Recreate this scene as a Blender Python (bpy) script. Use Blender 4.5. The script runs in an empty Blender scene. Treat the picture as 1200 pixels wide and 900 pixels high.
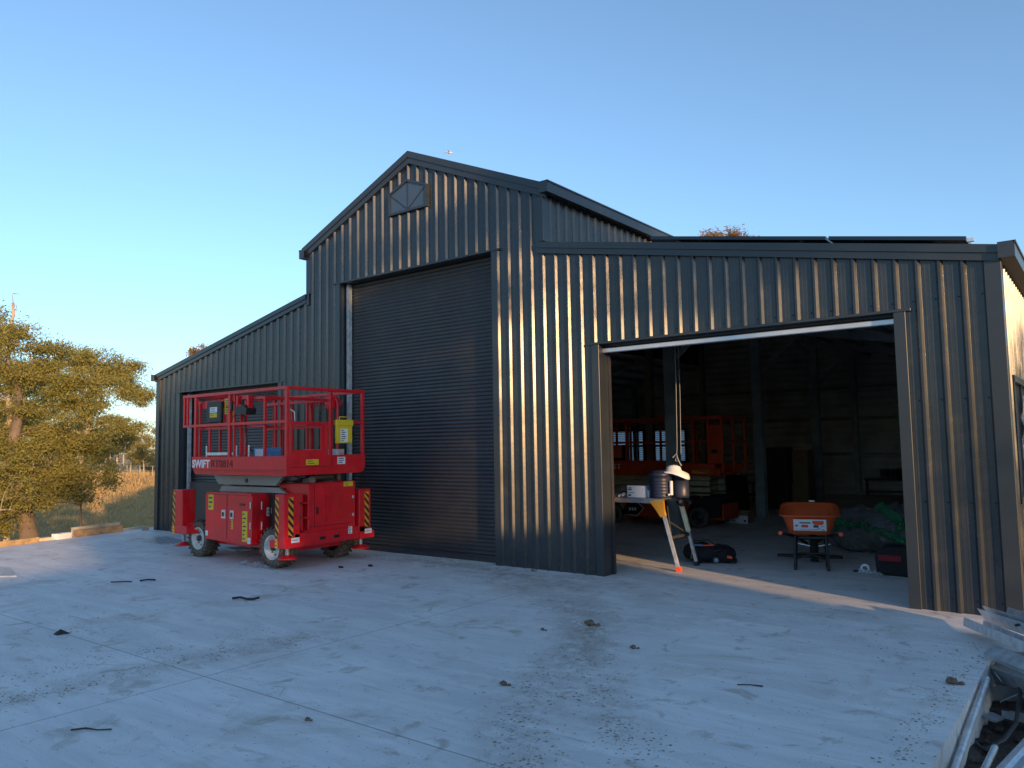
import bpy, math, random
from mathutils import Vector, Matrix, Euler
random.seed(7)
C = bpy.context.scene.collection
R = math.radians
PI = math.pi
FY = 8.19                       # plane of the shed's front wall

# ------------------------------------------------------------------ helpers
ORG = {}
class MB:
    def __init__(s): s.v = []; s.f = []; s.m = []; s.M = Matrix.Identity(4); s.mi = 0; s.sm = []; s.smooth = False
    def add(s, vs, fs):
        n = len(s.v); s.v += [tuple(s.M @ Vector(v)) for v in vs]
        for f in fs: s.f.append([n + i for i in f]); s.m.append(s.mi); s.sm.append(s.smooth)
    def box(s, x0, x1, y0, y1, z0, z1, b=0.0):
        if b <= 0:
            vs = [(x, y, z) for z in (z0, z1) for y in (y0, y1) for x in (x0, x1)]
            s.add(vs, [(0,2,3,1),(4,5,7,6),(0,1,5,4),(2,6,7,3),(0,4,6,2),(1,3,7,5)]); return
        # chamfered box: octagonal-ish with small bevels
        cx, cy, cz = (x0+x1)/2, (y0+y1)/2, (z0+z1)/2; hx, hy, hz = (x1-x0)/2, (y1-y0)/2, (z1-z0)/2
        vs = []; idx = {}
        for sx in (-1,1):
            for sy in (-1,1):
                for sz in (-1,1):
                    for a in range(3):
                        p = [hx, hy, hz]
                        for k in range(3):
                            if k != a: p[k] -= b
                        idx[(sx,sy,sz,a)] = len(vs); vs.append((cx+sx*p[0], cy+sy*p[1], cz+sz*p[2]))
        fs = []
        def q(l): fs.append(l)
        for sg in (-1,1):
            q([idx[(sg,a,b2,0)] for a,b2 in ((-1,-1),(1,-1),(1,1),(-1,1))][::sg])
            q([idx[(a,sg,b2,1)] for a,b2 in ((-1,-1),(-1,1),(1,1),(1,-1))][::sg])
            q([idx[(a,b2,sg,2)] for a,b2 in ((-1,-1),(1,-1),(1,1),(-1,1))][::sg])
        for a in (-1,1):
            for c in (-1,1):
                l = [idx[(a,c,-1,0)], idx[(a,c,-1,1)], idx[(a,c,1,1)], idx[(a,c,1,0)]]; q(l if a*c > 0 else l[::-1])
                l = [idx[(a,-1,c,0)], idx[(a,1,c,0)], idx[(a,1,c,2)], idx[(a,-1,c,2)]]; q(l if a*c > 0 else l[::-1])
                l = [idx[(-1,a,c,1)], idx[(-1,a,c,2)], idx[(1,a,c,2)], idx[(1,a,c,1)]]; q(l if a*c > 0 else l[::-1])
                for e in (-1,1):
                    l = [idx[(a,c,e,0)], idx[(a,c,e,1)], idx[(a,c,e,2)]]; q(l if a*c*e > 0 else l[::-1])
        s.add(vs, fs)
    def bar(s, p, q, w, h=None, up=(0,0,1)):
        p = Vector(p); q = Vector(q); h = h or w; d = (q-p).normalized(); u = Vector(up)
        if abs(d.dot(u)) > .98: u = Vector((1,0,0))
        r = d.cross(u).normalized(); u = r.cross(d); vs = []
        for c in (p, q):
            for a, b in ((-1,-1),(1,-1),(1,1),(-1,1)): vs.append(tuple(c + r*a*w/2 + u*b*h/2))
        s.add(vs, [(0,1,2,3),(7,6,5,4),(0,4,5,1),(1,5,6,2),(2,6,7,3),(3,7,4,0)])
    def tube(s, pts, r, n=8, caps=True):
        pts = [Vector(p) for p in pts]; rs = r if isinstance(r, (list,tuple)) else [r]*len(pts); vs = []; prev = None
        for i, p in enumerate(pts):
            d = (pts[min(i+1,len(pts)-1)] - pts[max(i-1,0)]).normalized()
            u = prev if prev is not None else (Vector((0,0,1)) if abs(d.z) < .9 else Vector((1,0,0)))
            a = d.cross(u); a = a.normalized() if a.length > 1e-6 else Vector((1,0,0)); b = a.cross(d).normalized(); prev = b
            for k in range(n):
                t = 2*PI*k/n; vs.append(tuple(p + (a*math.cos(t) + b*math.sin(t))*rs[i]))
        fs = [(i*n+k, (i+1)*n+k, (i+1)*n+(k+1)%n, i*n+(k+1)%n) for i in range(len(pts)-1) for k in range(n)]
        o = s.smooth; s.smooth = True; s.add(vs, fs); s.smooth = o
        if caps:
            s.add([vs[k] for k in range(n)], [tuple(range(n))]); s.add(vs[-n:], [tuple(range(n))[::-1]])
    def lathe(s, prof, o, axis='z', n=24, smooth=True):
        vs = []
        for (r, t) in prof:
            for k in range(n):
                a = 2*PI*k/n; c, d = r*math.cos(a), r*math.sin(a)
                v = (c,d,t) if axis == 'z' else ((c,t,d) if axis == 'y' else (t,c,d))
                vs.append((o[0]+v[0], o[1]+v[1], o[2]+v[2]))
        fs = [(i*n+k, i*n+(k+1)%n, (i+1)*n+(k+1)%n, (i+1)*n+k) for i in range(len(prof)-1) for k in range(n)]
        q = s.smooth; s.smooth = smooth; s.add(vs, fs); s.smooth = q
    def prism(s, poly, y0, y1, ax='y'):
        # poly in the plane across ax
        f = (lambda a,b,t: (a,t,b)) if ax == 'y' else ((lambda a,b,t: (t,a,b)) if ax == 'x' else (lambda a,b,t: (a,b,t)))
        n = len(poly); vs = [f(a,b,y0) for a,b in poly] + [f(a,b,y1) for a,b in poly]
        s.add(vs, [tuple(range(n)), tuple(range(2*n-1,n-1,-1))] + [(i, n+i, n+(i+1)%n, (i+1)%n) for i in range(n)])
    def build(s, name, mats, parent=None, fix=True):
        mats = mats if isinstance(mats, (list,tuple)) else [mats]
        me = bpy.data.meshes.new(name); off = ORG.get(parent.name, Vector((0,0,0))) if parent else Vector((0,0,0))
        me.from_pydata([tuple(Vector(v)-off) for v in s.v], [], s.f)
        for m in mats: me.materials.append(m)
        for p, mi, sm in zip(me.polygons, s.m, s.sm): p.material_index = mi; p.use_smooth = sm
        if fix:
            import bmesh
            b = bmesh.new(); b.from_mesh(me); bmesh.ops.recalc_face_normals(b, faces=b.faces[:]); b.to_mesh(me); b.free()
        me.update()
        o = bpy.data.objects.new(name, me); C.objects.link(o)
        if parent: o.parent = parent; ORG[o.name] = off
        return o
def tag(o, label, cat, group=None, kind=None):
    if label: o['label'] = label
    if cat: o['category'] = cat
    if group: o['group'] = group
    if kind: o['kind'] = kind
    return o
def thing(name, loc, label, cat, group=None, rz=0):
    o = bpy.data.objects.new(name, None); C.objects.link(o); o.location = loc; o.rotation_euler = (0,0,rz); o.empty_display_size = .2
    ORG[o.name] = Vector(loc) if rz == 0 else Vector((0,0,0))
    return tag(o, label, cat, group)
def recenter(o, label=None, cat=None, group=None, kind=None):
    # origin of a one-mesh thing moved to the middle of its underside
    vs = [v.co for v in o.data.vertices]
    c = Vector(((min(v.x for v in vs)+max(v.x for v in vs))/2, (min(v.y for v in vs)+max(v.y for v in vs))/2, min(v.z for v in vs)))
    o.data.transform(Matrix.Translation(-c)); o.location = c
    return tag(o, label, cat, group, kind)
def copy_tree(o, parent=None):
    c = o.copy(); C.objects.link(c)
    if parent: c.parent = parent
    for ch in list(o.children): copy_tree(ch, c)
    return c

# ------------------------------------------------------------------ materials
def nt(name):
    m = bpy.data.materials.new(name); m.use_nodes = True; t = m.node_tree; b = t.nodes['Principled BSDF']; return m, t, b
def N(t, typ, **k):
    n = t.nodes.new(typ)
    for a, v in k.items():
        if a.startswith('i_'): n.inputs[a[2:].replace('_',' ')].default_value = v
        else: setattr(n, a, v)
    return n
def ramp(t, a, b, ca=(0,0,0,1), cb=(1,1,1,1)):
    n = t.nodes.new('ShaderNodeValToRGB'); n.color_ramp.elements[0].position = a; n.color_ramp.elements[1].position = b
    n.color_ramp.elements[0].color = ca; n.color_ramp.elements[1].color = cb; return n
def mixc(t, fac, a, b, mode='MIX'):
    n = t.nodes.new('ShaderNodeMix'); n.data_type = 'RGBA'; n.blend_type = mode
    for i, v in ((0, fac), (6, a), (7, b)):
        if isinstance(v, bpy.types.NodeSocket): t.links.new(v, n.inputs[i])
        else: n.inputs[i].default_value = v if i == 0 else (*v, 1) if len(v) == 3 else v
    return n.outputs[2]
def mat(name, col, rough=.5, metal=0, var=.18, scale=6, bump=.0, bscale=60, dirt=None, dirt_amt=.4, spec=.5, coat=0):
    m, t, b = nt(name); L = t.links
    tc = N(t, 'ShaderNodeTexCoord'); no = N(t, 'ShaderNodeTexNoise'); no.inputs['Scale'].default_value = scale; no.inputs['Detail'].default_value = 6
    L.new(tc.outputs['Object'], no.inputs['Vector'])
    r = ramp(t, .3, .7); L.new(no.outputs[0], r.inputs[0])
    c = mixc(t, r.outputs[0], [x*(1-var) for x in col], [min(1, x*(1+var)) for x in col])
    if dirt:
        n2 = N(t, 'ShaderNodeTexNoise'); n2.inputs['Scale'].default_value = scale*2.7; n2.inputs['Detail'].default_value = 8; n2.inputs['Roughness'].default_value = .7
        L.new(tc.outputs['Object'], n2.inputs['Vector']); r2 = ramp(t, .48, .72, (0,0,0,1), (dirt_amt,)*3+(1,)); L.new(n2.outputs[0], r2.inputs[0])
        c = mixc(t, r2.outputs[0], c, dirt)
    L.new(c, b.inputs['Base Color'])
    mr = N(t, 'ShaderNodeMapRange'); mr.inputs[3].default_value = max(.02, rough*.82); mr.inputs[4].default_value = min(1, rough*1.22)
    L.new(no.outputs[0], mr.inputs[0]); L.new(mr.outputs[0], b.inputs['Roughness'])
    b.inputs['Metallic'].default_value = metal; b.inputs['Specular IOR Level'].default_value = spec; b.inputs['Coat Weight'].default_value = coat
    if bump:
        n3 = N(t, 'ShaderNodeTexNoise'); n3.inputs['Scale'].default_value = bscale; n3.inputs['Detail'].default_value = 5
        L.new(tc.outputs['Object'], n3.inputs['Vector']); bp = N(t, 'ShaderNodeBump'); bp.inputs['Strength'].default_value = bump; bp.inputs['Distance'].default_value = .02
        L.new(n3.outputs[0], bp.inputs['Height']); L.new(bp.outputs[0], b.inputs['Normal'])
    return m
DUST = (.32,.25,.17)
M = {}
def sheet_var(m):
    t = m.node_tree; b = t.nodes['Principled BSDF']; L = t.links; tc = N(t, 'ShaderNodeTexCoord'); sx = N(t, 'ShaderNodeSeparateXYZ'); L.new(tc.outputs['Object'], sx.inputs[0])
    d = N(t, 'ShaderNodeMath', operation='DIVIDE'); L.new(sx.outputs[0], d.inputs[0]); d.inputs[1].default_value = .76; f = N(t, 'ShaderNodeMath', operation='FLOOR'); L.new(d.outputs[0], f.inputs[0])
    w = N(t, 'ShaderNodeTexWhiteNoise', noise_dimensions='1D'); L.new(f.outputs[0], w.inputs['W']); r = ramp(t, 0, 1, (.82,.82,.82,1), (1.18,1.18,1.18,1)); L.new(w.outputs[0], r.inputs[0])
    old = b.inputs['Base Color'].links[0].from_socket; L.new(mixc(t, 1.0, old, r.outputs[0], 'MULTIPLY'), b.inputs['Base Color'])
    return m
M['clad'] = mat('dark_steel_cladding', (.023,.029,.036), .27, 0, .12, 1.3, .04, 9, DUST, .08, spec=.6)
sheet_var(M['clad'])
M['trim'] = mat('dark_steel_trim', (.026,.033,.041), .30, 0, .1, 3, spec=.6)
M['door'] = mat('roller_door_steel', (.024,.027,.032), .36, 0, .15, 1.2, dirt=DUST, dirt_amt=.06, spec=.6)
M['lining'] = mat('bare_steel_inner_face', (.58,.60,.60), .36, .2, .2, 1.5, .08, 5)
M['zinc'] = mat('galvanised_steel', (.62,.65,.67), .36, .5, .22, 14, .03, 30)
M['beam'] = mat('galvanised_frame', (.30,.35,.36), .40, .4, .2, 4)
M['zincold'] = mat('dull_galvanised_steel', (.36,.40,.43), .45, .5, .25, 12, dirt=(.1,.1,.1), dirt_amt=.4)
M['alu'] = mat('aluminium_bar', (.62,.66,.70), .35, .6, .1, 6)
M['red'] = mat('red_machine_paint', (.70,.006,.016), .42, 0, .12, 5, .02, 40, (.30,.07,.05), .40, spec=.45, coat=.2)
M['darkred'] = mat('red_paint_seams', (.12,.004,.008), .5)
M['orange'] = mat('orange_machine_paint', (.55,.055,.012), .40, 0, .12, 5, dirt=(.1,.05,.03), dirt_amt=.4)
M['greyarm'] = mat('grey_scissor_paint', (.30,.285,.26), .45, 0, .1, 5, dirt=DUST, dirt_amt=.5)
M['beige'] = mat('beige_scissor_paint', (.48,.40,.24), .5, 0, .1, 5, dirt=(.2,.15,.1), dirt_amt=.4)
M['tyre'] = mat('dusty_tyre_rubber', (.085,.072,.058), .8, 0, .3, 12, .2, 40, (.30,.23,.15), .75)
M['rim'] = mat('cream_rim_paint', (.66,.66,.62), .5, 0, .08, 9, dirt=(.25,.2,.14), dirt_amt=.5)
M['black'] = mat('black_plastic', (.012,.012,.013), .45, 0, .3, 9)
M['rubber'] = mat('black_rubber', (.02,.02,.02), .7)
M['dark'] = mat('dark_grey_metal', (.05,.05,.055), .45, .3, .2, 8)
M['yellow'] = mat('yellow_sticker', (.72,.50,.02), .5, 0, .05)
M['haz'] = mat('hazard_amber', (.80,.30,.02), .45, 0, .05)
M['white'] = mat('white_sticker', (.75,.75,.74), .5, 0, .05)
M['wtext'] = mat('white_lettering', (.80,.80,.80), .5, 0, .03)
M['btext'] = mat('dark_lettering', (.05,.008,.012), .5, 0, .05)
M['ink'] = mat('printed_ink', (.06,.06,.07), .6)
M['blueplastic'] = mat('blue_plastic', (.02,.07,.24), .45, 0, .2, 9)
M['bluebox'] = mat('blue_carton', (.10,.22,.42), .6, 0, .3, 20)
M['timber'] = mat('weathered_timber', (.40,.27,.14), .75, 0, .3, 9, .25, 30, (.15,.1,.06), .5)
M['paletimber'] = mat('pale_timber', (.60,.50,.36), .7, 0, .2, 9, .15, 30)
M['carton'] = mat('brown_cardboard', (.23,.15,.085), .85, 0, .12, 5)
M['darkcarton'] = mat('dark_brown_cardboard', (.055,.037,.025), .85, 0, .2, 5)
M['paper'] = mat('white_card', (.72,.74,.78), .6, 0, .04)
M['tray'] = mat('orange_poly_tray', (.62,.10,.025), .42, 0, .08, 6, dirt=(.25,.14,.08), dirt_amt=.35)
M['grip'] = mat('orange_grip', (.80,.09,.03), .4)
M['navy'] = mat('navy_cooler_plastic', (.022,.028,.055), .4, 0, .15, 7)
M['bagcloth'] = mat('black_bag_cloth', (.012,.012,.015), .85, 0, .3, 20, .3, 50)
M['redcloth'] = mat('dull_red_cloth', (.22,.015,.02), .8, 0, .2, 20)
M['ladderyel'] = mat('yellow_fibreglass', (.78,.36,.03), .45, 0, .1, 8)
M['laddercream'] = mat('cream_fibreglass', (.85,.76,.50), .5, 0, .1, 8)
M['soil'] = mat('dark_soil', (.045,.035,.028), .95, 0, .5, 9, .9, 40, (.12,.10,.08), .7)
M['clod'] = mat('dry_clod', (.17,.12,.08), .95, 0, .3, 30, .5, 60)
M['crumb'] = mat('brown_crumbs', (.30,.25,.20), .95, 0, .35, 3)
M['bark'] = mat('gum_bark', (.17,.13,.10), .9, 0, .35, 3, .6, 12, (.12,.09,.07), .7)
M['palebark'] = mat('pale_gum_bark', (.42,.34,.25), .85, 0, .25, 2, .4, 10, (.25,.18,.12), .6)
M['solar'] = mat('solar_glass', (.006,.008,.014), .15, 0, .1, 3, spec=.7)
M['rope'] = mat('pale_cord', (.38,.38,.37), .7)
M['twig'] = mat('dry_twig', (.06,.04,.03), .9)

def glass_mat(name, col, alpha, rough=.1):
    m, t, b = nt(name); b.inputs['Base Color'].default_value = (*col,1); b.inputs['Roughness'].default_value = rough; b.inputs['Specular IOR Level'].default_value = .8
    no = N(t, 'ShaderNodeTexNoise'); no.inputs['Scale'].default_value = 7
    tc = N(t, 'ShaderNodeTexCoord'); t.links.new(tc.outputs['Object'], no.inputs['Vector'])
    mr = N(t, 'ShaderNodeMapRange'); mr.inputs[3].default_value = max(0,alpha-.15); mr.inputs[4].default_value = min(1,alpha+.15)
    t.links.new(no.outputs[0], mr.inputs[0]); t.links.new(mr.outputs[0], b.inputs['Alpha'])
    bp = N(t, 'ShaderNodeBump'); bp.inputs['Strength'].default_value = .1; t.links.new(no.outputs[0], bp.inputs['Height']); t.links.new(bp.outputs[0], b.inputs['Normal'])
    return m
M['winglass'] = glass_mat('gable_glass', (.05,.08,.12), .97, .04)
def film_mat(name, col, alpha, sc=9, crease=1.0):
    m, t, b = nt(name); L = t.links; tc = N(t, 'ShaderNodeTexCoord')
    b.inputs['Base Color'].default_value = (*col,1); b.inputs['Roughness'].default_value = .14; b.inputs['Specular IOR Level'].default_value = .8
    v = N(t, 'ShaderNodeTexNoise'); v.inputs['Scale'].default_value = sc; v.inputs['Detail'].default_value = 4; v.inputs['Distortion'].default_value = 2.2; L.new(tc.outputs['Object'], v.inputs['Vector'])
    mr = N(t, 'ShaderNodeMapRange'); mr.inputs[1].default_value = .35; mr.inputs[2].default_value = .7; mr.inputs[3].default_value = alpha*.45; mr.inputs[4].default_value = min(1, alpha*1.6)
    L.new(v.outputs[0], mr.inputs[0]); L.new(mr.outputs[0], b.inputs['Alpha'])
    bp = N(t, 'ShaderNodeBump'); bp.inputs['Strength'].default_value = crease; bp.inputs['Distance'].default_value = .06; L.new(v.outputs[0], bp.inputs['Height']); L.new(bp.outputs[0], b.inputs['Normal'])
    return m
M['film'] = film_mat('clear_plastic_film', (.65,.68,.72), .5)
M['wrap'] = film_mat('clear_plastic_wrap', (.45,.48,.48), .32)
M['greenwrap'] = film_mat('green_plastic_wrap', (.03,.30,.12), .85)
def frost_mat():
    m, t, b = nt('frosted_window'); t.nodes.remove(b); out = t.nodes['Material Output']
    a = N(t, 'ShaderNodeBsdfTranslucent'); a.inputs[0].default_value = (.75,.82,.9,1); g = N(t, 'ShaderNodeBsdfGlossy'); g.inputs['Roughness'].default_value = .2
    w = N(t, 'ShaderNodeTexWave'); w.bands_direction = 'Z'; w.inputs['Scale'].default_value = 5; tc = N(t, 'ShaderNodeTexCoord'); t.links.new(tc.outputs['Object'], w.inputs['Vector'])
    r = ramp(t, .2, .6, (.25,.28,.3,1), (.75,.82,.9,1)); t.links.new(w.outputs[1], r.inputs[0]); t.links.new(r.outputs[0], a.inputs[0])
    x = N(t, 'ShaderNodeMixShader'); x.inputs[0].default_value = .1; t.links.new(a.outputs[0], x.inputs[1]); t.links.new(g.outputs[0], x.inputs[2]); t.links.new(x.outputs[0], out.inputs[0]); return m
M['frost'] = frost_mat()

def leaf_mat(name, c1, c2, c3):
    m, t, b = nt(name); L = t.links; tc = N(t, 'ShaderNodeTexCoord')
    n1 = N(t, 'ShaderNodeTexNoise'); n1.inputs['Scale'].default_value = .9; n1.inputs['Detail'].default_value = 3; L.new(tc.outputs['Object'], n1.inputs['Vector'])
    geo = N(t, 'ShaderNodeNewGeometry'); 
    r1 = ramp(t, .35, .65); L.new(n1.outputs[0], r1.inputs[0])
    c = mixc(t, r1.outputs[0], c1, c2); c = mixc(t, geo.outputs['Random Per Island'], c, c3)
    L.new(c, b.inputs['Base Color']); b.inputs['Roughness'].default_value = .55; b.inputs['Specular IOR Level'].default_value = .3
    tr = N(t, 'ShaderNodeBsdfTranslucent'); L.new(c, tr.inputs[0]); x = N(t, 'ShaderNodeMixShader'); x.inputs[0].default_value = .35
    out = t.nodes['Material Output']; L.new(b.outputs[0], x.inputs[1]); L.new(tr.outputs[0], x.inputs[2]); L.new(x.outputs[0], out.inputs[0])
    return m
M['leaf'] = leaf_mat('gum_leaves', (.17,.20,.045), (.26,.25,.06), (.33,.27,.08))
M['leaf2'] = leaf_mat('far_gum_leaves', (.20,.21,.055), (.27,.24,.07), (.32,.25,.08))
M['leafdry'] = leaf_mat('dry_leaves', (.30,.16,.05), (.38,.20,.06), (.22,.14,.05))

# concrete
def concrete():
    m, t, b = nt('slab_concrete'); L = t.links; tc = N(t, 'ShaderNodeTexCoord'); O = tc.outputs['Object']
    def noise(sc, det=5, ro=.6, vec=O, dist=0):
        n = N(t, 'ShaderNodeTexNoise'); n.inputs['Scale'].default_value = sc; n.inputs['Detail'].default_value = det; n.inputs['Roughness'].default_value = ro; n.inputs['Distortion'].default_value = dist; L.new(vec, n.inputs['Vector']); return n.outputs[0]
    r = ramp(t, .3, .72); L.new(noise(.55, 6), r.inputs[0]); c = mixc(t, r.outputs[0], (.66,.645,.62), (.78,.765,.74))
    # trowel sweeps
    mp = N(t, 'ShaderNodeMapping'); mp.inputs['Scale'].default_value = (.5,3.2,1); mp.inputs['Rotation'].default_value = (0,0,.5); L.new(O, mp.inputs['Vector'])
    r = ramp(t, .42, .62, (.90,.90,.91,1), (1.05,1.05,1.05,1)); L.new(noise(1.6, 6, .65, mp.outputs[0], .8), r.inputs[0]); c = mixc(t, 1.0, c, r.outputs[0], 'MULTIPLY')
    # brown dusty patches
    r = ramp(t, .53, .68, (0,0,0,1), (.7,.7,.7,1)); L.new(noise(1.15, 7, .7, O, .6), r.inputs[0]); c = mixc(t, r.outputs[0], c, (.50,.45,.385))
    r = ramp(t, .58, .68, (0,0,0,1), (.75,.75,.75,1)); L.new(noise(3.6, 5, .6, O, 1.0), r.inputs[0]); c = mixc(t, r.outputs[0], c, (.42,.375,.32))
    # thin scuffs running in two directions
    for rot, sc_ in ((.35, 1.0), (-.9, 1.3)):
        mp2 = N(t, 'ShaderNodeMapping'); mp2.inputs['Scale'].default_value = (1.1*sc_,17*sc_,1); mp2.inputs['Rotation'].default_value = (0,0,rot); L.new(O, mp2.inputs['Vector'])
        r = ramp(t, .655, .70, (0,0,0,1), (.45,.45,.45,1)); L.new(noise(1.0, 4, .6, mp2.outputs[0], .3), r.inputs[0]); c = mixc(t, r.outputs[0], c, (.36,.325,.29))
    # specks
    r = ramp(t, .70, .76, (0,0,0,1), (.8,.8,.8,1)); L.new(noise(38, 3, .5), r.inputs[0]); c = mixc(t, r.outputs[0], c, (.24,.215,.19))
    r = ramp(t, .35, .65, (.94,.94,.94,1), (1.05,1.05,1.05,1)); L.new(noise(90, 2), r.inputs[0]); c = mixc(t, 1.0, c, r.outputs[0], 'MULTIPLY')
    # saw cuts at y = 3.12, x = -5.2 and every few metres
    sx = N(t, 'ShaderNodeSeparateXYZ'); L.new(O, sx.inputs[0])
    def cut(sock, at, step):
        a = N(t, 'ShaderNodeMath', operation='SUBTRACT'); L.new(sock, a.inputs[0]); a.inputs[1].default_value = at
        p = N(t, 'ShaderNodeMath', operation='PINGPONG'); L.new(a.outputs[0], p.inputs[0]); p.inputs[1].default_value = step/2
        l = N(t, 'ShaderNodeMath', operation='LESS_THAN'); L.new(p.outputs[0], l.inputs[0]); l.inputs[1].default_value = .0055; return l.outputs[0]
    mx = N(t, 'ShaderNodeMath', operation='MAXIMUM'); L.new(cut(sx.outputs[1], 3.12, 10.2), mx.inputs[0]); L.new(cut(sx.outputs[0], -5.2, 11.0), mx.inputs[1])
    ma = N(t, 'ShaderNodeMath', operation='MULTIPLY'); L.new(mx.outputs[0], ma.inputs[0]); ma.inputs[1].default_value = .6
    c = mixc(t, ma.outputs[0], c, (.09,.08,.07)); L.new(c, b.inputs['Base Color'])
    mr = N(t, 'ShaderNodeMapRange'); mr.inputs[3].default_value = .48; mr.inputs[4].default_value = .85; L.new(noise(.9, 5), mr.inputs[0]); L.new(mr.outputs[0], b.inputs['Roughness'])
    bp = N(t, 'ShaderNodeBump'); bp.inputs['Strength'].default_value = .25; bp.inputs['Distance'].default_value = .01; L.new(noise(25, 8, .7), bp.inputs['Height']); L.new(bp.outputs[0], b.inputs['Normal'])
    return m
M['concrete'] = concrete()
def field_mat():
    m, t, b = nt('dry_grass_ground'); L = t.links; tc = N(t, 'ShaderNodeTexCoord'); O = tc.outputs['Object']
    def noise(sc, det=5, ro=.6):
        n = N(t, 'ShaderNodeTexNoise'); n.inputs['Scale'].default_value = sc; n.inputs['Detail'].default_value = det; n.inputs['Roughness'].default_value = ro; L.new(O, n.inputs['Vector']); return n.outputs[0]
    r = ramp(t, .35, .65); L.new(noise(.12, 6), r.inputs[0]); c = mixc(t, r.outputs[0], (.42,.28,.12), (.56,.38,.17))
    r = ramp(t, .4, .62); L.new(noise(2.2, 8, .75), r.inputs[0]); c = mixc(t, r.outputs[0], c, (.48,.34,.17))
    r = ramp(t, .55, .7, (0,0,0,1), (.6,.6,.6,1)); L.new(noise(.5, 8, .7), r.inputs[0]); c = mixc(t, r.outputs[0], c, (.27,.21,.10))
    L.new(c, b.inputs['Base Color']); b.inputs['Roughness'].default_value = .95; b.inputs['Specular IOR Level'].default_value = .1
    bp = N(t, 'ShaderNodeBump'); bp.inputs['Strength'].default_value = .8; bp.inputs['Distance'].default_value = .12; L.new(noise(6, 8, .8), bp.inputs['Height']); L.new(bp.outputs[0], b.inputs['Normal'])
    return m
M['field'] = field_mat()
M['grass'] = leaf_mat('dry_grass_blades', (.60,.41,.18), (.68,.47,.21), (.48,.34,.15))

# ------------------------------------------------------------------ world, sun, camera
SUN_EL = R(9.0); SD = Vector((.923,-.384,0)).normalized()      # horizontal direction towards the sun
w = bpy.data.worlds.new('World'); bpy.context.scene.world = w; w.use_nodes = True; t = w.node_tree
sky = t.nodes.new('ShaderNodeTexSky'); sky.sky_type = 'NISHITA'; sky.sun_disc = False; sky.sun_elevation = SUN_EL
sky.sun_rotation = math.atan2(SD.x, SD.y); sky.altitude = 100; sky.air_density = 1.0; sky.dust_density = .5; sky.ozone_density = 4.2
hs = t.nodes.new('ShaderNodeHueSaturation'); hs.inputs['Hue'].default_value = .494; hs.inputs['Saturation'].default_value = .87; hs.inputs['Value'].default_value = .95; t.links.new(sky.outputs[0], hs.inputs['Color']); t.links.new(hs.outputs[0], t.nodes['Background'].inputs[0]); t.nodes['Background'].inputs[1].default_value = .15
sl = bpy.data.lights.new('sun', 'SUN'); sl.energy = 2.8; sl.angle = R(.6); sl.color = (1,.60,.28)
so = bpy.data.objects.new('sun', sl); C.objects.link(so); dv = Vector((SD.x*math.cos(SUN_EL), SD.y*math.cos(SUN_EL), math.sin(SUN_EL)))
so.rotation_euler = dv.to_track_quat('Z','Y').to_euler(); so.location = (20,-8,12)
cd = bpy.data.cameras.new('camera'); cam = bpy.data.objects.new('camera', cd); C.objects.link(cam); bpy.context.scene.camera = cam
cd.sensor_width = 36; cd.sensor_fit = 'HORIZONTAL'; cd.lens = 910.17/1200*36; cd.clip_end = 6000; cd.clip_start = .05
cam.matrix_world = Matrix(((.79118952,.06119965,.60850124,0),(.61132733,-.05105501,-.78972925,0),(-.01726411,.99681894,-.07780721,1.6),(0,0,0,1)))
sc = bpy.context.scene; vs = sc.view_settings; vs.view_transform = 'Standard'; vs.look = 'None'; vs.exposure = 1.14; vs.gamma = 1
sc.cycles.max_bounces = 12; sc.cycles.diffuse_bounces = 8; sc.cycles.transparent_max_bounces = 16

# ------------------------------------------------------------------ ground
def smooth(a, b, x):
    t = max(0, min(1, (x-a)/(b-a))); return t*t*(3-2*t)
def gz(x, y):
    d = math.hypot(x, y); z = -.42
    if x < -14:
        tt = max(-1.2, min(1.6, (y*104/max(1,-x) - 36)/15)); crest = .40 - .47*tt
        z = z - 1.75*smooth(17.5, 25, d) if d < 25 else -2.17 + (crest+2.17)*min(1, ((d-25)/37))**.92
        if d > 62: z -= 9*smooth(64, 150, d)
        z += .05*math.sin(x*.31+y*.17)*smooth(22, 40, d)
    elif x < 0: pass
    if x >= -14 or y < -60: z -= 2*smooth(60, 300, d)
    return z
b = MB(); rr = [0, 8, 14, 17, 19, 21, 23, 25, 28, 31, 35, 39, 43, 48, 53, 58, 62, 66, 72, 80, 90, 98, 106, 114, 124, 140, 165, 200, 260, 400, 700, 1400, 3500]; na = 144
vs_ = [(0,0,gz(0,0))]
for r_ in rr[1:]:
    for k in range(na):
        a = 2*PI*k/na; x, y = r_*math.cos(a), r_*math.sin(a); vs_.append((x, y, gz(x, y)))
fs_ = [(0, 1+k, 1+(k+1)%na) for k in range(na)]
for i in range(len(rr)-2):
    for k in range(na): a0 = 1+i*na; fs_.append((a0+k, a0+na+k, a0+na+(k+1)%na, a0+(k+1)%na))
b.smooth = True; b.add(vs_, fs_); tag(b.build('ground', M['field'], fix=False), 'dry golden grass paddock beyond the slab', None, kind='structure')

slab = [(-12.9,-5),(-13.8,-1),(-15.38,5.35),(-16.17,8.55),(-16.9,11.5),(-15.56,11.5),(-15.56,24.1),(-.66,24.1),(-.66,9.3),(.7,9.3),(.7,6.95),(-.80,6.95),(-.80,1.5),(3,1.5),(3,-5)]
b = MB(); b.prism(slab, -.46, 0, 'z'); tag(b.build('concrete_slab', M['concrete']), 'pale concrete slab under and in front of the shed', None, kind='structure')
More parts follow.
